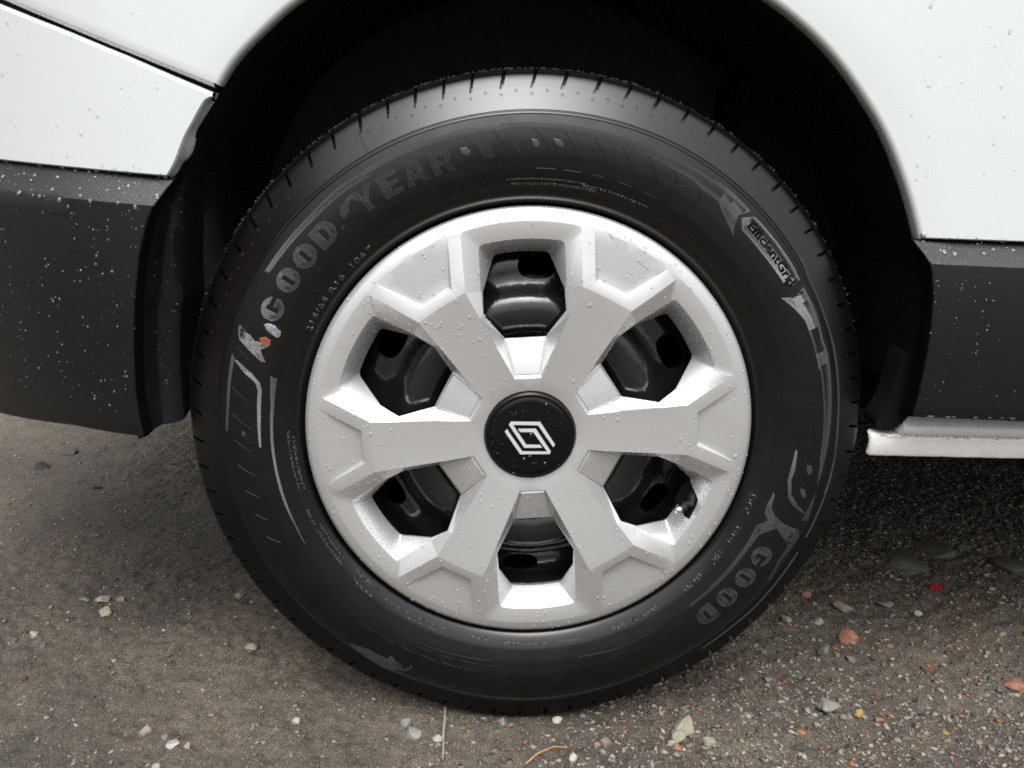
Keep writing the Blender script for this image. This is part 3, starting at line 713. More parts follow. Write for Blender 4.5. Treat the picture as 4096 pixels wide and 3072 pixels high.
    pk = [tuple(np.array(PI_[0]) + (np.array(pout) - np.array(PI_[0])) * t) for t in np.linspace(0, 1, nS + 1)]
    # B is shared: triangle start handled by first quad
    for i in range(nS): q([side[i], side[i + 1], pk[i + 1], pk[i]])
    rim_pts = [O[i] for i in range(n)]
    # rim circle in the same angular steps
    angs = [math.atan2(p[1], p[0]) for p in O[:n]] + [math.atan2(p[1], p[0]) for p in O[n:n + 3]] + [aP] + list(np.linspace(aP, a30, 6))[1:]
    rimc = [pol(rR, a, .0066) for a in angs]
    for i in range(n - 1 + 3): q([O[i], O[i + 1], rimc[i + 1], rimc[i]])
    q([Oe, rimc[n + 3], rimc[n + 2]])
    prof = [(.2090, .0057), (.2130, .0043), (.2157, .0024), (.2170, .0002), (.2175, -.003), (.2165, -.012)]
    prev = rimc
    for rho, d in prof:
        cur = [pol(rho, a, d) for a in angs]
        for i in range(len(angs) - 1): q([prev[i], prev[i + 1], cur[i + 1], cur[i]])
        prev = cur
    # pocket floor and walls
    fd = .0078
    FI = [spk(pin_r + .0030, (pin_w - .0016) * (1 - f), fd) for f in (0, .25, .5, .75, 1)]
    for i in range(4): q([PI_[i], PI_[i + 1], FI[i + 1], FI[i]])
    fk = [tuple(np.array(FI[0]) + (np.array(pout) - np.array(FI[0])) * t) for t in np.linspace(0, 1, nS + 1)]
    for i in range(nS): q([pk[i], pk[i + 1], fk[i + 1], fk[i]]) if i < nS - 1 else q([pk[i], pout, fk[i]])
    arcp = rimc[n + 3:]                              # from aP to 30 deg
    allr = [fk[i] for i in range(nS + 1)]
    # rows across the floor
    left = fk; right = [tuple(np.array(FI[-1]) + (np.array(arcp[-1]) - np.array(FI[-1])) * t) for t in np.linspace(0, 1, nS + 1)]
    prevr = FI
    for i in range(1, nS + 1):
        if i < nS: cur = [tuple(np.array(left[i]) * (1 - f) + np.array(right[i]) * f) for f in (0, .25, .5, .75, 1)]
        else: cur = [arcp[0], arcp[1], arcp[2], arcp[4], arcp[5]]
        for j in range(4): q([prevr[j], prevr[j + 1], cur[j + 1], cur[j]])
        if i == nS: q([arcp[2], arcp[3], arcp[4]])
        prevr = cur
    bm = bmesh.new()
    for k in range(6):
        for mir in (1, -1):
            for P in polys:
                V_ = []
                for p in P:
                    w_ = rotk(p, k, mir)
                    if not V_ or (Vector(w_) - Vector(V_[-1])).length > 1e-7: V_.append(w_)
                if len(V_) > 2 and (Vector(V_[0]) - Vector(V_[-1])).length < 1e-7: V_.pop()
                if len(V_) < 3: continue
                try: bm.faces.new([bm.verts.new(p) for p in V_])
                except ValueError: pass
    bmesh.ops.remove_doubles(bm, verts=bm.verts, dist=2e-5)
    bmesh.ops.dissolve_degenerate(bm, edges=bm.edges, dist=1e-6)
    bmesh.ops.recalc_face_normals(bm, faces=bm.faces)
    if sum(f.normal.y * f.calc_area() for f in bm.faces) > 0: bmesh.ops.reverse_faces(bm, faces=bm.faces)
    lim = math.radians(11)
    es = [e for e in bm.edges if len(e.link_faces) == 2 and e.calc_face_angle(0) > lim]
    bmesh.ops.bevel(bm, geom=es, offset=.00075, segments=2, profile=.6, affect='EDGES', clamp_overlap=True)
    return finish(bm, 'wheel_cover', M_SILVER, wheel, 16, merge=1e-6, recalc=True, front=True)
cover_o = cover()

# centre cap and emblem
cap = finish(lathe([(0.0001, .0102), (.02, .0101), (.035, .0097), (.0382, .0094), (.0392, .0087), (.0402, .0086), (.0412, .0091), (.0426, .0087), (.0437, .0070), (.0439, .002)], 128), 'centre_cap', M_GLOSS, wheel, 50, front=True)
def emblem():
    k = 6.542e-5; bm = bmesh.new()
    S2 = [(1370, 968), (1135, 638), (705, 645), (678, 690), (918, 1027), (1180, 1020), (1152, 980), (945, 980), (738, 690), (1108, 688), (1345, 1008)]
    S1 = [(622, 795), (862, 1125), (1298, 1112), (1313, 1072), (1075, 740), (815, 748), (848, 793), (1040, 791), (1262, 1078), (892, 1082), (650, 755)]
    for S in (S1, S2):
        P = [((x - 1001) * k, -(y - 869) * k / .955 - .0002 + .0) for x, y in S]
        top = [bm.verts.new((x, -.0108, z)) for x, z in P]; bot = [bm.verts.new((x, -.0097, z)) for x, z in P]
        f = bm.faces.new(top); f.normal_update(); bmesh.ops.triangulate(bm, faces=[f])
        for i in range(len(P)):
            j = (i + 1) % len(P); bm.faces.new([top[i], top[j], bot[j], bot[i]])
    o = finish(bm, 'emblem', M_CHROME, wheel, 0, recalc=True, front=True); return o
emblem()

# black steel wheel behind the cover, with ventilation holes
def steel():
    prof = [(.212, .000), (.203, -.004), (.198, -.012), (.194, -.034), (.190, -.044), (.183, -.046), (.176, -.043), (.168, -.037), (.158, -.034), (.148, -.034), (.140, -.030), (.128, -.018), (.118, -.0155), (.106, -.0165), (.096, -.021), (.088, -.032), (.078, -.037), (.03, -.038)]
    P = smooth_curve(prof, 60, 2)
    n = 240; bm = bmesh.new(); rows = []
    holes = [PH + math.radians(5.4) + k * math.pi / 3 for k in range(6)]
    for r, d in P:
        row = []
        for t in np.linspace(0, 2 * math.pi, n, endpoint=False):
            bul = 0
            row.append((r * math.sin(t), -d, r * math.cos(t)))
        rows.append(row)
    grid(bm, rows, close=True)
    # cut holes: snap near-edge vertices onto the rounded outline, then delete inside
    hr = .1585
    def e_of(v):
        t = math.atan2(v.co.x, v.co.z); r = math.hypot(v.co.x, v.co.z); best = None
        for h in holes:
            dt = (t - h + math.pi) % (2 * math.pi) - math.pi
            u, w = dt * hr / .0185, (r - hr) / .0118
            e = (abs(u) ** 2.6 + abs(w) ** 2.6) ** (1 / 2.6)
            if best is None or e < best[0]: best = (e, h, u, w)
        return best
    info = {v: e_of(v) for v in bm.verts}
    dele = []
    for f in list(bm.faces):
        if all(info[v][0] < 1.02 for v in f.verts): dele.append(f)
    bmesh.ops.delete(bm, geom=dele, context='FACES')
    for v in bm.verts:
        e, h, u, w = info[v]
        if .6 < e < 1.42 and any(len(ed.link_faces) == 1 for ed in v.link_edges):
            d = -v.co.y; u, w = u / e, w / e; t = h + u * .0185 / hr; r = hr + w * .0118
            v.co = (r * math.sin(t), -np.interp(r, sorted(P[:, 0]), P[np.argsort(P[:, 0]), 1]) , r * math.cos(t))
    # give the hole edges depth
    be = [e for e in bm.edges if len(e.link_faces) == 1 and .10 < math.hypot(e.verts[0].co.x, e.verts[0].co.z) < .19]
    r_ = bmesh.ops.extrude_edge_only(bm, edges=be)
    for g in r_['geom']:
        if isinstance(g, bmesh.types.BMVert): g.co.y += .006
    return finish(bm, 'steel_rim', M_STEEL, wheel, 50, front=True)
steel()
finish(lathe([(.145, -.075), (.145, -.06), (.06, -.058), (.05, -.040), (.0001, -.039)], 64), 'brake_disc', M_DISC, wheel, 30, front=True)
finish(lathe([(.199, -.03), (.197, -.11), (.16, -.13), (.0001, -.13)], 64), 'rim_barrel', M_UNDER, wheel, 30, front=True)
def valve():
    bm = bmesh.new(); a = math.radians(116.23)
    def P(r, d, da=0): return Vector((r * math.sin(a + da), -d, r * math.cos(a + da)))
    R0 = 0.1686; path = [(P(R0 + .014, -.012, -.09), .0050), (P(R0 + .010, -.003, -.05), .0054), (P(R0 + .0055, .003, -.025), .0048), (P(R0 + .002, .0058), .0036)]
    rows = []
    for (c, r), (c2, _) in zip(path, path[1:] + [(path[-1][0] + (path[-1][0] - path[-2][0]), 0)]):
        ax = (c2 - c).normalized(); u = ax.orthogonal().normalized(); v = ax.cross(u)
        rows.append([tuple(c + (u * math.cos(t) + v * math.sin(t)) * r) for t in np.linspace(0, 2 * math.pi, 16, endpoint=False)])
    grid(bm, rows, close=True); o = finish(bm, 'valve_stem', M_LINER, wheel, 40)
    bm = bmesh.new(); bmesh.ops.create_uvsphere(bm, u_segments=16, v_segments=10, radius=.0040, matrix=Matrix.Translation(P(0.1686, .0070)))
    finish(bm, 'valve_cap', M_VALVE, wheel, 60)
    # black patch laid on the window wall as the dark of the valve opening
    V, F, nn = [], [], 14; T_ = BVHTree.FromPolygons([tuple(v.co) for v in cover_o.data.vertices], [tuple(p.vertices) for p in cover_o.data.polygons])
    poly = np.array([(0.1614, -0.0544), (0.1644, -0.0481), (0.172, -0.0666), (0.1704, -0.0729), (0.1644, -0.0869), (0.1599, -0.0861), (0.1587, -0.081), (0.1523, -0.0749), (0.1568, -0.0607)]); c = poly.mean(0); poly = resample(np.vstack([poly, poly[:1]]), 25)[:-1]; ringn = len(poly)
    for kk in (1, .8, .6, .4, .2, 0):
        for q in poly:
            x_, z_ = c + (q - c) * kk; hit = T_.ray_cast(Vector((x_, -.3, z_)), Vector((0, 1, 0))); V.append((x_, min(hit[0].y if hit[0] else .017, .0172) - .0008, z_))
    for i_ in range(5):
        for j_ in range(ringn): F.append((i_ * ringn + j_, i_ * ringn + (j_ + 1) % ringn, (i_ + 1) * ringn + (j_ + 1) % ringn, (i_ + 1) * ringn + j_))
    pydata('valve_opening_shade', V, F, M_UNDER, wheel, True)
valve()

# ------------------------------------------------------------------ TYRE
PROF = [(.2150, .016), (.2192, .011), (.2215, .0045), (.226, .0005), (.236, -.005), (.250, -.0095), (.264, -.0115), (.275, -.0112), (.286, -.0090), (.2945, -.0050), (.300, -.0020), (.310, .0040), (.320, .0102), (.328, .0155), (.3325, .0195), (.3350, .026), (.3372, .036), (.3385, .060)]
_pr = np.array([a for a, b in PROF]); _py = np.array([b for a, b in PROF])
_fr = np.linspace(.215, .3372, 400); _fy = np.interp(_fr, _pr, _py)
for _ in range(10): _fy[1:-1] = .25 * _fy[:-2] + .5 * _fy[1:-1] + .25 * _fy[2:]
def py(r): return float(np.interp(r, _fr, _fy))
def pn(r):
    d = (py(r + .0008) - py(r - .0008)) / .0016; L = math.hypot(1, d); return d / L, -1 / L   # (radial, y) outward normal
def tp(th, r, h=0):
    nr, nyy = pn(r); R_ = r + nr * h
    return (R_ * math.sin(th), py(r) + nyy * h, R_ * math.cos(th))
def tyre():
    rr = sorted(set([.2115, .2125, .215, .2180, .2192, .2203, .2215] + list(np.arange(.2235, .294, .0035)) + [.2950, .2957, .2961, .2966, .2972, .2985, .2994, .2998, .3003, .3010, .3035, .307, .311, .314, .317, .3185, .3197, .3215, .324, .327, .3295, .3313, .3325, .3335, .3345, .3358]))
    prof = [(r, py(r) if r >= .215 else .017) for r in rr] + [(.3375, .040), (.3385, .060), (.339, .075), (.339, .12), (.336, .150), (.33, .18), (.30, .20), (.25, .205)]
    r_ = np.random.default_rng(5); pitches = []
    while sum(pitches) < 2 * math.pi - .02:
        pitches.append(r_.choice([.078, .084, .092]))
    sc = 2 * math.pi / sum(pitches); th = []; notch = []
    a = 0
    for p in pitches:
        p *= sc
        for f, nz in ((0, 0), (.15, 0), (.30, 0), (.435, 0), (.445, 1), (.50, 1), (.545, 1), (.555, 0), (.70, 0), (.85, 0)):
            th.append(a + f * p); notch.append(nz)
        a += p
    n = len(th); bm = bmesh.new(); rows = []
    for j, (r, y) in enumerate(prof):
        row = []
        for t, nz in zip(th, notch):
            R_, Y = r, y
            if .2957 < r < .2968: R_, Y = r - .0002, y + .0007
            if .2993 < r < .3000: R_, Y = r - .0002, y + .0006
            if nz and r > .3190:
                dpt = .006 if r > .3196 else .003
                if y < .05: R_, Y = r - dpt * .7, y + dpt * .9
                elif y < .11: R_ = r - .007
            if j >= len(prof) - 7 and .075 < y < .16: pass
            tt = t + .30 * max(0, min(r, .3345) - .312) / r + .8 * max(0, min(y, .1) - .045)
            row.append([R_ * math.sin(tt), Y, R_ * math.cos(tt)])
        rows.append(row)
    for row in rows:
        for p in row:
            if p[2] < GZ - .0012: # contact patch squashes flat and bulges a little
                p[2] = GZ - .0012
            q_ = max(0, (-p[2] - .24) / .095)
            if q_ > 0 and p[1] < .05: p[1] -= .009 * q_ * q_ * math.exp(-(p[0] / .12) ** 2)
    grid(bm, rows, close=True)
    o = finish(bm, 'tyre', M_RUBBER, wheel, 38, merge=0, front=True); o.data.materials.append(M_WETRUB); o.data.materials.append(M_BEAD)
    for p in o.data.polygons:
        c = p.center; R_ = math.hypot(c.x, c.z)
        if .2970 < R_ and c.y < .021: p.material_index = 1
        elif R_ < .2375: p.material_index = 2
    return o
tyre_o = tyre()

def seg_hits(poly, th):
    """radii where the ray at angle th crosses the polygon ((deg, r) points)"""
    out = []; n = len(poly)
    for i in range(n):
        (a, r), (b, s) = poly[i], poly[(i + 1) % n]
        if (a <= th) != (b <= th): out.append(r + (s - r) * (th - a) / (b - a))
    out.sort(); return [(out[i], out[i + 1]) for i in range(0, len(out) - 1, 2)]
def minus(S, H):
    res = S
    for a, b in H:
        nr = []
        for c, d in res:
            if b <= c or a >= d: nr.append((c, d)); continue
            if a > c: nr.append((c, a))
            if b < d: nr.append((b, d))
        res = nr
    return res
def ribs(name, polys, holes=(), pitch=.235, h=.00036, m=None, kind=None, fill=.86):
    V, F = [], []
    lo = min(p[0] for q in polys for p in q); hi = max(p[0] for q in polys for p in q)
    for t in np.arange(math.ceil(lo / pitch) * pitch, hi, pitch):
        S = [s for P in polys for s in seg_hits(P, t)]
        S = minus(S, [s for P in holes for s in seg_hits(P, t)])
        for a, b in S:
            if b - a < .0004: continue
            k = max(1, int((b - a) / .006)); rs = np.linspace(a, b, k + 1); i0 = len(V)
            for r in rs:
                w = math.radians(pitch) * fill / 2; tt = math.radians(t)
                V += [tp(tt - w, r, -.0001), tp(tt, r, h), tp(tt + w, r, -.0001)]
            for j in range(k):
                q = i0 + 3 * j; F += [(q, q + 1, q + 4, q + 3), (q + 1, q + 2, q + 5, q + 4)]
    o = pydata(name, V, F, m or M_RIB, wheel)
    return o
for P in (POLY[:2] + POLY[3:]): ribs('serrated_band', [P])

# big raised letters made of radial ribs, drawn in a unit box
def shape(kind):
    """outer polygons and holes; u in -.5...5 (clockwise), v in -.5...5 (outwards)"""
    el = lambda rx, ry, n=26, cx=0, cy=0: [(cx + rx * math.cos(t), cy + ry * math.sin(t)) for t in np.linspace(0, 2 * math.pi, n, endpoint=False)]
    if kind == 'O': return [el(.5, .5)], [[(-.10, -.30), (.10, -.34), (.10, .27), (0, .32), (-.10, .27)]]
    if kind == 'G': return [el(.5, .5)], [[(-.10, -.28), (.10, -.28), (.10, .02), (.52, .02), (.52, .22), (.10, .22), (.10, .30), (-.10, .30)]]
    if kind == 'D': return [[(-.48, -.5), (.05, -.5), (.35, -.38), (.5, -.1), (.5, .12), (.35, .40), (.05, .5), (-.48, .5)]], [[(-.11, -.28), (.06, -.28), (.12, -.1), (.12, .12), (.06, .28), (-.11, .28)]]
    if kind == 'Y': return [[(-.16, -.5), (.16, -.5), (.16, -.02), (.52, .5), (.20, .5), (.02, .15), (-.18, .5), (-.52, .5), (-.16, -.02)]], []
    if kind == 'E': return [[(-.4, -.5), (.45, -.5), (.45, -.26), (-.02, -.26), (-.02, -.08), (.38, -.08), (.38, .12), (-.02, .12), (-.02, .28), (.45, .28), (.45, .5), (-.4, .5)]], []
    if kind == 'A': return [[(-.52, -.5), (-.22, -.5), (-.15, -.3), (.15, -.3), (.22, -.5), (.52, -.5), (.20, .5), (-.20, .5)]], [[(-.09, -.08), (.09, -.08), (0, .25)]]
    if kind == 'R': return [[(-.45, -.5), (-.12, -.5), (-.12, -.15), (.02, -.15), (.2, -.5), (.52, -.5), (.28, -.08), (.42, .05), (.44, .3), (.3, .46), (.1, .5), (-.45, .5)]], [[(-.12, .06), (.06, .06), (.12, .16), (.06, .28), (-.12, .28)]]
def letter(kind, th, r, w=5.0, h=.0205, m=None, name='letter'):
    P, H = shape(kind)
    f = lambda Q: [(th + u * w, r + v * h) for u, v in Q]
    return ribs(name, [f(q) for q in P], [f(q) for q in H], pitch=.235, m=m)
for k, th in zip('GOODYEAR', (-63.8, -57.2, -51.4, -45.6, -35.3, -29.9, -24.6, -19.2)): letter(k, th, .2678, w=4.9 if k in 'GOOD' else 4.6)
for k, th in zip('GOOD', (117.1, 123.0, 129.0, 135.0)): letter(k, th, .2688, w=4.7, m=M_RIB)
ribs('winged_foot_mark', [[(-40.6, .266), (-40.9, .271), (-39.8, .276), (-37.2, .2785), (-36.9, .2770), (-38.6, .2725), (-39.2, .268)], [(-42.9, .2600), (-42.0, .2628), (-41.4, .2605)]])

# flat raised print, bent round the sidewall
def text_mesh(s, extrude, bold=0.0, spacing=1.0):
    c = bpy.data.curves.new('t', 'FONT'); c.body = s; c.size = 1; c.align_x = 'CENTER'; c.align_y = 'CENTER'; c.offset = bold; c.space_character = spacing; c.resolution_u = 2
    o = bpy.data.objects.new('t', c); COL.objects.link(o); dg = bpy.context.evaluated_depsgraph_get(); dg.update()
    me = bpy.data.meshes.new_from_object(o.evaluated_get(dg)); bpy.data.objects.remove(o); bpy.data.curves.remove(c); return me
def sidewall_text(name, s, th0, th1, r, size, hgt=.00045, m=None, bold=.01, outlines=True):
    me = text_mesh(s, 0, bold); n = len(me.vertices); co = np.zeros(n * 3); me.vertices.foreach_get('co', co); co = co.reshape(-1, 3)
    u0, u1 = co[:, 0].min(), co[:, 0].max(); bm = bmesh.new(); bm.from_mesh(me)
    bmesh.ops.remove_doubles(bm, verts=bm.verts, dist=1e-5)
    top = list(bm.faces)
    be = [e for e in bm.edges if len(e.link_faces) == 1]
    ret = bmesh.ops.extrude_edge_only(bm, edges=be); low = set(g for g in ret['geom'] if isinstance(g, bmesh.types.BMVert))
    cv = (co[:, 1].min() + co[:, 1].max()) / 2; hh = co[:, 1].max() - co[:, 1].min()
    for v in bm.verts:
        t = math.radians(th0 + (th1 - th0) * (v.co.x - u0) / (u1 - u0)); rr_ = r + (v.co.y - cv) / hh * size
        v.co = tp(t, rr_, -.0001 if v in low else hgt)
    bpy.data.meshes.remove(me)
    return finish(bm, name, m or M_RIBTXT, wheel, 0, merge=0, recalc=True)
# plaque: ribbed ground, plain letters standing on it
ribs('name_plaque', [POLY[2]], h=.0003)
sidewall_text('plaque_lettering', 'EfficientGrip', 42.4, 56.9, .2808, .0108, .0006, M_UNDER, .018)
for s, a, b, r, sz in (('RADIAL', -139.0, -132.6, .2358, .0034), ('TUBELESS', -139.6, -131.4, .2277, .0036),
                       ('TREAD: 1 POLYAMIDE + 2 STEEL + 1 POLYESTER', -160.6, -142.0, .2304, .0022), ('PLIES: SIDEWALL 1 POLYESTER', -160.2, -149.5, .2342, .0022),
                       ('G06', -171.2, -166.6, .2304, .0052), ('DL-307045AWAB', 173.6, 184.5, .2318, .0032), ('0290053', 165.4, 170.2, .2322, .0030),
                       ('DEPOT  MI  1387 R', 143.4, 156.2, .2326, .0044), ('(3X28)', 129.2, 135.0, .2338, .0066), ('1 BNT', 121.4, 125.6, .2338, .0060), ('HHI', 113.6, 118.2, .2342, .0060), ('DOT', 104.4, 110.6, .2332, .0062),
                       ('MAX LOAD 1030 KG AT 475 KPA', -106.0, -90.4, .2326, .0026), ('XL FOR USE ON VEHICLES 92 V', -106.2, -92.0, .2286, .0026),
                       ('PRESS 69 PSI COLD MAX 1060', -127.6, -111.0, .2330, .0026), ('STANDARD LOAD', -127.0, -116.0, .2286, .0026),
                       ('215/65 R16  106T', -65.5, -40.5, .2318, .0052), ('SAFETY WARNING SERIOUS INJURY MAY RESULT FROM', -7.2, 9.5, .2412, .0018), ('TYRE FAILURE DUE TO UNDERINFLATION', -6.5, 12, .2372, .0018), ('MOUNT ON APPROVED RIMS ONLY', 9, 24, .2398, .0018)):
    sidewall_text('small_print', s, a, b, r, sz)

def strip_mesh(name, lines, w=.00035, h=.0003, m=None):
    V, F = [], []
    for L in lines:
        P = np.array(L, float)
        if P[:, 0].max() - P[:, 0].min() > 180: P[:, 0] = np.where(P[:, 0] < 0, P[:, 0] + 360, P[:, 0])
        n = max(3, int((abs(P[-1][0] - P[0][0]) + 1) / 1.0) + 2); P = resample(P * [1, 200], n) / [1, 200]
        i0 = len(V)
        for i in range(n):
            a = P[max(0, i - 1)]; b = P[min(n - 1, i + 1)]; d = np.array([math.radians(b[0] - a[0]) * P[i][1], b[1] - a[1]]); d /= np.linalg.norm(d) + 1e-12
            nx_, nr = -d[1], d[0]; t = math.radians(P[i][0]); r = P[i][1]
            V += [tp(t - nx_ * w / r, r - nr * w, -.0001), tp(t, r, h), tp(t + nx_ * w / r, r + nr * w, -.0001)]
        for j in range(n - 1):
            q = i0 + 3 * j; F += [(q, q + 1, q + 4, q + 3), (q + 1, q + 2, q + 5, q + 4)]
    return pydata(name, V, F, m or M_RIB, wheel)
strip_mesh('moulded_line', LINES, m=M_RUBBER).__setitem__('kind', 'stuff')
for R_ in RIDGE: strip_mesh('moulded_ridge', [R_], .0013, .0009, M_RIB)
# little wear-indicator rings by the shoulder slots
def rings():
    V, F = [], []
    for k in range(146):
        t = 2 * math.pi * k / 146 + .01; r = .3135 if k % 2 else .3165
        i0 = len(V)
        for j in range(8):
            a = j * math.pi / 4
            for rad, h in ((.0015, -.0001), (.0011, .00012), (.0007, -.0001)): V.append(tp(t + rad * math.cos(a) / r, r + rad * math.sin(a), h))
        for j in range(8):
            q, s = i0 + 3 * j, i0 + 3 * ((j + 1) % 8); F += [(q, s, s + 1, q + 1), (q + 1, s + 1, s + 2, q + 2)]
    pydata('wear_mark', V, F, M_RUBBER, wheel)['kind'] = 'stuff'
rings()
def blob(name, poly, m, h, lab=None, amp=1.0):
    Q = np.array(poly, float)
    if Q[:, 0].max() - Q[:, 0].min() > 180: Q[:, 0] = np.where(Q[:, 0] < 0, Q[:, 0] + 360, Q[:, 0])
    P = resample(np.vstack([Q, Q[:1]]) * [1, 200], 40)[:-1] / [1, 200]
    c = P.mean(0); V, F = [], []; K = (1.0, .85, .55, .25)
    for i, k in enumerate(K):
        for q in P: p = c + (q - c) * k * (1 + amp * .16 * noise.noise((q[0] * 2.2, q[1] * 700, 3)) + amp * .10 * noise.noise((q[0] * 7, q[1] * 2000, 3))); V.append(tp(math.radians(p[0]), p[1], h * (0, .8, 1, 1)[i] - (.0001 if i == 0 else 0)))
    n = len(P)
    for i in range(len(K) - 1):
        for j in range(n): F.append((i * n + j, i * n + (j + 1) % n, (i + 1) * n + (j + 1) % n, (i + 1) * n + j))
    F.append(tuple(range((len(K) - 1) * n, len(K) * n)))
    o = pydata(name, V, F, m, wheel, True)
    if lab: o['label'] = lab
blob('paint_spot', DOT, M_ORANGE, .0002, 'orange paint spot on the sidewall')
blob('silver_smear', SMUDGE, M_SMUDGE, .0004, 'silvery smear above the orange spot')
for P in PATCH: blob('sky_sheen_patch', P, M_SKYSHEEN, .00018, amp=.25)
def crumbs():
    r = np.random.default_rng(11); bm = bmesh.new()
    for _ in range(650):
        t = math.radians(r.uniform(-75, 75)); dens = math.cos(t * .9)
        if r.random() > .35 + .65 * dens: continue
        y = r.uniform(.026, .060); R_ = .3355 + (y - .026) * .10 + .0004
        s = .0005 + .0008 * r.random() ** 2
        if abs(math.degrees(t) + 49.5) < 2.2: s *= 1.6
        bmesh.ops.create_icosphere(bm, subdivisions=0 if False else 1, radius=1, matrix=Matrix.Translation((R_ * math.sin(t), y, R_ * math.cos(t))) @ Matrix.Rotation(r.uniform(0, 6), 4, 'Y') @ Matrix.Diagonal((s * 1.5, s, s * .8, 1)))
    o = finish(bm, 'tread_dirt', M_DIRT, wheel, 0, merge=0); o['kind'] = 'stuff'
crumbs()
# ================================================================== RAIN DROPS (stuff)
def bvh(objs):
    V, P = [], []
    for o in objs:
        b = len(V); V += [tuple(v.co) for v in o.data.vertices]; P += [tuple(b + i for i in p.vertices) for p in o.data.polygons]
    return BVHTree.FromPolygons(V, P)
def hemi(nu=9, nv=3):
    V = []; F = []
    for i in range(nv):
        e = math.radians(90 * i / nv)
        for j in range(nu): a = 2 * math.pi * j / nu; V.append((math.cos(e) * math.cos(a), math.cos(e) * math.sin(a), math.sin(e)))
    V.append((0, 0, 1))
    for i in range(nv - 1):
        for j in range(nu): F.append((i * nu + j, i * nu + (j + 1) % nu, (i + 1) * nu + (j + 1) % nu, (i + 1) * nu + j))
    for j in range(nu): F.append(((nv - 1) * nu + j, (nv - 1) * nu + (j + 1) % nu, nv * nu))
    return np.array(V), F
HV, HF = hemi()
def drops(name, spots, parent, m=None):
    V, F = [], []
    for (loc, nrm, s, el, sag) in spots:
        n_ = nrm.normalized(); up = Vector((0, 0, 1)); u = up.cross(n_)
        if u.length < .05: u = Vector((1, 0, 0)).cross(n_)
        u.normalize(); v = n_.cross(u); b = len(V)
        for x, y, z in HV:
            hz = z * s * .55; dd = y * s * el - sag * s * z * .3
            V.append(tuple(loc + u * (x * s) + v * dd + n_ * (hz - .00003)))
        F += [tuple(b + i for i in f) for f in HF]
    o = pydata(name, V, F, m or M_WATER, parent, True); o['kind'] = 'stuff'; return o
def shoot(tree, x, z):
    loc, nrm, i, d = tree.ray_cast(Vector((x, -.3, z)), Vector((0, 1, 0)))
    if loc is None: return None
    if nrm.y > 0: nrm = -nrm
    return loc, nrm
r = np.random.default_rng(21)
def size(lo, hi, p=2.6): return lo + (hi - lo) * r.random() ** p
T1 = bvh([cover_o]); sp = []
for _ in range(4200):
    a = r.uniform(0, 2 * math.pi); q = .045 + (.2165 - .045) * math.sqrt(r.random())
    # wetter on some flanks than others
    if r.random() > .45 + .9 * (noise.noise((q * 20 * math.sin(a), q * 20 * math.cos(a), 1)) + .3): continue
    h = shoot(T1, q * math.sin(a), q * math.cos(a))
    if h and h[0].y < .012: sp.append((h[0], h[1], size(.00022, .0017, 4.0), 1 + .3 * r.random(), .3))
T1b = bvh([cap])
for _ in range(42):
    a = r.uniform(0, 2 * math.pi); q = .042 * math.sqrt(r.random()); h = shoot(T1b, q * math.sin(a), q * math.cos(a))
    if h: sp.append((h[0], h[1], size(.0003, .0012, 4), 1.1, .3))
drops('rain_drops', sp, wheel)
T2 = bvh([wing_o, bump_o, tl_o, tr_o, liner_o]); sp = []
def region(n, x0, x1, z0, z1, lo, hi, p=3, streaks=None, cond=None):
    for _ in range(n):
        x, z = r.uniform(x0, x1), r.uniform(z0, z1)
        if streaks and r.random() < .45:
            x = r.choice(streaks) + (z - z1) * r.normal(0, .02) + r.normal(0, .0015)
        if cond and not cond(x, z): continue
        h = shoot(T2, x, z)
        if h and h[0].y < .075 and abs(h[1].y) > .15: sp.append((h[0], h[1], size(lo, hi, p), 1 + .4 * r.random(), .4))
region(210, -.56, -.335, .01, .205, .0004, .0013, 3, (-.45, -.42, -.40, -.385, -.50))
region(190, -.56, -.325, .205, .24, .0003, .0024, 4.5)
region(60, -.56, -.33, .235, .36, .0005, .0016, 2.5)
region(120, .34, .62, .045, .18, .0004, .0012, 3, (.42, .37, .395, .47, .53))
region(110, .34, .62, .178, .202, .0005, .0028, 3)
region(150, .20, .62, .21, .45, .0004, .0017, 3, (.335, .345, .41, .50))
region(60, -.5, -.2, .30, .45, .0004, .0012, 3)
region(150, -.372, -.30, .02, .22, .0003, .0008, 2)
for x, z in ((.332, .41), (.333, .405), (.3315, .398), (.405, .38)):
    h = shoot(T2, x, z)
    if h: sp.append((h[0], h[1], .0017, 2.0, .3))
# beads hanging under the trim edges
for x in np.arange(.385, .60, .0125):
    y = ysurf(x) - .008; sp.append((Vector((x + r.normal(0, .003), y, .0285)), Vector((0, -.3, -1)), .0018 + .0012 * r.random(), 1, 0))
for x in (-.335, -.40, -.435, -.46, -.5):
    sp.append((Vector((x, ysurf(x) + .003, .2310 + (-.333 - x) * .045)), Vector((0, -.8, -.6)), .0022, 1, 0))
wht = [q for q in sp if (q[0].z > .236 and q[0].x < 0) or (q[0].z > .203 and q[0].x > 0)]
drops('rain_drops', wht, van, M_WATER2); drops('rain_drops', [q for q in sp if not any(q is w_ for w_ in wht)], van, M_WATER3)

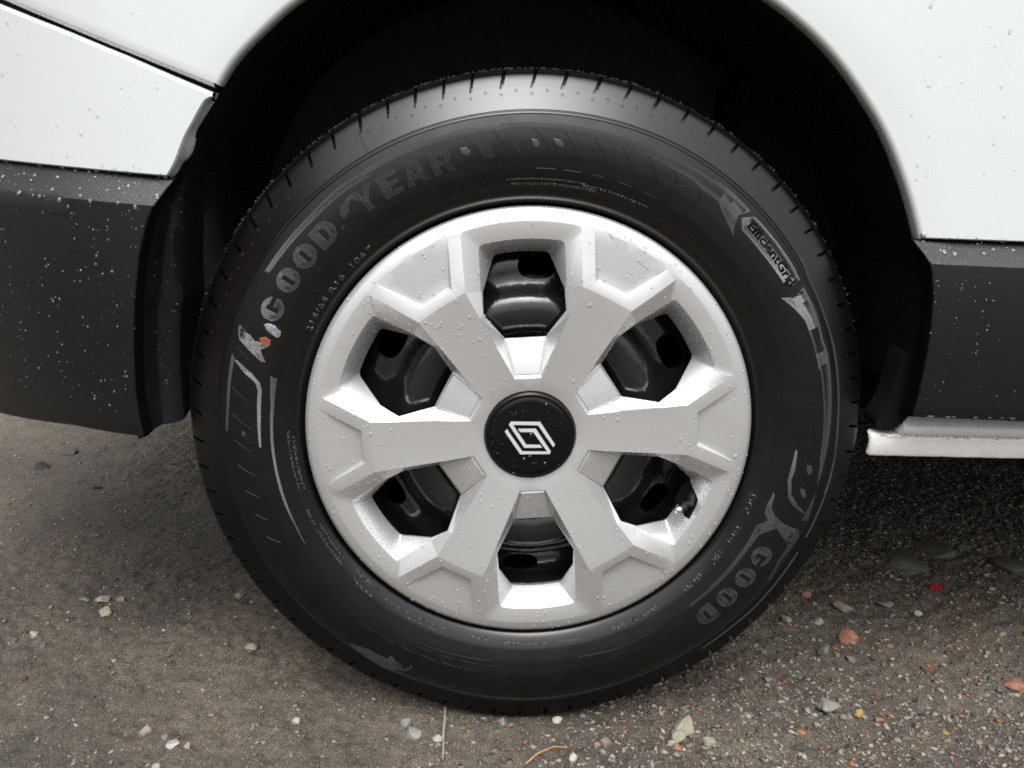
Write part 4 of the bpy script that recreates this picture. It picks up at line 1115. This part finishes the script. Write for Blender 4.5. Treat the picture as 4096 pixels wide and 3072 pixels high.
# ================================================================== STONES, GRIT, TWIG ...
def gz(x, y): return float(gheight(np.array([[x]]), np.array([[y]]))[0, 0])
def stone_mesh(w, h, form, seed):
    bm = bmesh.new(); bmesh.ops.create_icosphere(bm, subdivisions=3, radius=1)
    r_ = np.random.default_rng(seed); off = Vector(r_.uniform(-50, 50, 3))
    planes = [(Vector(r_.normal(size=3)).normalized(), r_.uniform(.42, .78)) for _ in range(10)]
    for v in bm.verts:
        for nn, d in planes:
            t = v.co.dot(nn)
            if t > d: v.co -= nn * (t - d) * .92
        v.co *= 1 + .16 * noise.noise(v.co * 1.6 + off) + .06 * noise.noise(v.co * 5 + off)
        if form == 'tri': v.co.x *= 1 - .45 * max(-.6, v.co.z)
    xs = [v.co.x for v in bm.verts]; zs = [v.co.z for v in bm.verts]
    sx = w / (max(xs) - min(xs)); hh = h * {'flat': .75, 'long': .9, 's': .95}.get(form, 1.0)
    sz = hh / (max(zs) - min(zs)); dep = {'flat': .9, 'long': .6, 's': .7}.get(form, .8)
    for v in bm.verts: v.co = (v.co.x * sx, v.co.y * sx * dep, v.co.z * sz)
    for f in bm.faces: f.smooth = True
    for e in bm.edges: e.smooth = e.calc_face_angle(0) < math.radians(24)
    me_ = bpy.data.meshes.new('stone'); bm.to_mesh(me_); bm.free(); return me_, hh
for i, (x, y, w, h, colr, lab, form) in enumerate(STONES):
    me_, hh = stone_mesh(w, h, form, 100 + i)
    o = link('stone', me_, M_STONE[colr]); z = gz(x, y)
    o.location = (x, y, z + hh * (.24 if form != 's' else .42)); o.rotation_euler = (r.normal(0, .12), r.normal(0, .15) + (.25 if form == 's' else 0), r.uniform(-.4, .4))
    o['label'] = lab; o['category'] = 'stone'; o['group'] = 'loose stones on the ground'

def grit():
    rg = np.random.default_rng(44)
    base = []
    for k in range(8):
        bm = bmesh.new()
        for _ in range(9 + k % 3):
            q = rg.normal(size=3); q /= np.linalg.norm(q); q *= rg.uniform(.72, 1.12); bm.verts.new(tuple(q))
        bmesh.ops.convex_hull(bm, input=bm.verts); bmesh.ops.triangulate(bm, faces=bm.faces); bm.verts.index_update()
        lone = [v for v in bm.verts if not v.link_faces]; bmesh.ops.delete(bm, geom=lone, context='VERTS'); bm.verts.index_update()
        base.append((np.array([v.co[:] for v in bm.verts]), np.array([[v.index for v in f.verts] for f in bm.faces]))); bm.free()
    N = 185000
    X = rg.uniform(-.95, 1.05, N); Y = -.2 + 1.25 * rg.random(N) ** 1.5
    # gravel is thick at the right and bottom, thin on the packed dirt at the left
    dens = np.clip(.30 + 1.1 * (X + .15) + 1.6 * vnoise(X, Y, 4.5, 12) + .45 * (Y < .08), .34, 1)
    keep = rg.random(N) < dens; X, Y = X[keep], Y[keep]; n = len(X)
    S = .00055 + .0044 * rg.random(n) ** np.where(X > .05, 10, 16) + .0013 * rg.random(n) ** 2.0; S *= np.where(X < -.1, .75, 1)
    Z = gheight(X, Y)
    pal = np.array([(.125, .112, .096), (.085, .077, .068), (.18, .165, .142), (.26, .235, .195), (.045, .042, .038), (.24, .105, .05), (.22, .19, .15), (.16, .165, .155), (.17, .125, .085), (.30, .27, .21), (.26, .17, .06)])
    pr = np.array([.16, .13, .18, .17, .07, .05, .08, .07, .06, .045, .006]); pr /= pr.sum()
    ci = rg.choice(len(pal), n, p=pr)
    Vs, Fs, Cs = [], [], []; off = 0
    bi = rg.integers(0, 8, n); ang = rg.uniform(0, 6.28, n)
    for k in range(8):
        B, Fb = base[k]; m = np.where(bi == k)[0]; c, s = np.cos(ang[m]), np.sin(ang[m])
        sc = np.stack([S[m] * rg.uniform(.8, 1.4, len(m)), S[m] * rg.uniform(.7, 1.1, len(m)), S[m] * rg.uniform(.40, .75, len(m))], 1)
        P = B[None] * sc[:, None, :]
        px = P[..., 0] * c[:, None] - P[..., 1] * s[:, None] + X[m][:, None]; pyy = P[..., 0] * s[:, None] + P[..., 1] * c[:, None] + Y[m][:, None]
        pz = P[..., 2] + (Z[m] + S[m] * .05)[:, None]
        V = np.stack([px, pyy, pz], -1).reshape(-1, 3); nb = len(B)
        F = (Fb[None] + (np.arange(len(m)) * nb)[:, None, None] + off).reshape(-1, 3)
        Vs.append(V); Fs.append(F); Cs.append(np.repeat(pal[ci[m]] * rg.uniform(.8, 1.2, (len(m), 1)), nb, 0)); off += len(V)
    V = np.vstack(Vs); F = np.vstack(Fs); Cc = np.vstack(Cs)
    me_ = bpy.data.meshes.new('gravel'); me_.vertices.add(len(V)); me_.vertices.foreach_set('co', V.ravel().astype(np.float32))
    me_.loops.add(F.size); me_.loops.foreach_set('vertex_index', F.ravel().astype(np.int32)); me_.polygons.add(len(F)); me_.polygons.foreach_set('loop_start', (np.arange(len(F)) * 3).astype(np.int32))
    me_.update(calc_edges=True)
    at = me_.color_attributes.new('col', 'FLOAT_COLOR', 'POINT'); at.data.foreach_set('color', np.hstack([Cc, np.ones((len(Cc), 1))]).ravel().astype(np.float32))
    o = link('gravel', me_, M_PEBBLE); o['kind'] = 'stuff'; o['label'] = 'loose gravel and grit scattered over the dirt'; o['category'] = 'gravel'
grit()
def tube(name, pts, rad, m, lift=.002, sides=8, arch=0):
    P = smooth_curve(pts, 22, 2); bm = bmesh.new(); rows = []
    for i, (x, y) in enumerate(P):
        f = i / (len(P) - 1); d = P[min(i + 1, len(P) - 1)] - P[max(i - 1, 0)]; d /= np.linalg.norm(d); z = .3 * gz(x, y) + .7 * (gz(*P[0]) * (1 - f) + gz(*P[-1]) * f) + lift + arch * math.sin(f * math.pi) + .0004 * noise.noise((i * .9, 2, 3))
        rr_ = rad * (1 - .35 * f) * (1 + .18 * noise.noise((i * 1.3, 9, 1)))
        rows.append([(x - d[1] * math.cos(a) * rr_, y + d[0] * math.cos(a) * rr_, z + math.sin(a) * rr_) for a in np.linspace(0, 2 * math.pi, sides, endpoint=False)])
    V = grid(bm, rows, close=True); bm.faces.new(V[0]); bm.faces.new(V[-1])
    return finish(bm, name, m, None, 50)
t = tube('twig', TWIG, .0018, M_TWIG, .0035); t['label'] = 'thin dry grey twig lying upright in view below the tyre'; t['category'] = 'twig'
t = tube('grass_straw', STRAW, .0010, M_STRAW, .004, arch=.004); t['label'] = 'curved orange-brown dry grass straw at the bottom edge'; t['category'] = 'straw'
def red_chip():
    bm = bmesh.new(); bmesh.ops.create_cube(bm, size=1)
    for v in bm.verts: v.co = (v.co.x * .018 * (1 - .3 * v.co.y), v.co.y * .009, v.co.z * .004 + .0008 * v.co.x)
    bmesh.ops.bevel(bm, geom=bm.edges[:], offset=.0014, segments=2, affect='EDGES')
    o = finish(bm, 'plastic_chip', M_RED, None, 40); o.location = (RED[0], RED[1], gz(*RED) + .004); o.rotation_euler = (.35, .15, -.2)
    o['label'] = 'small red plastic chip lying on the gravel right of the tyre'; o['category'] = 'litter'
red_chip()
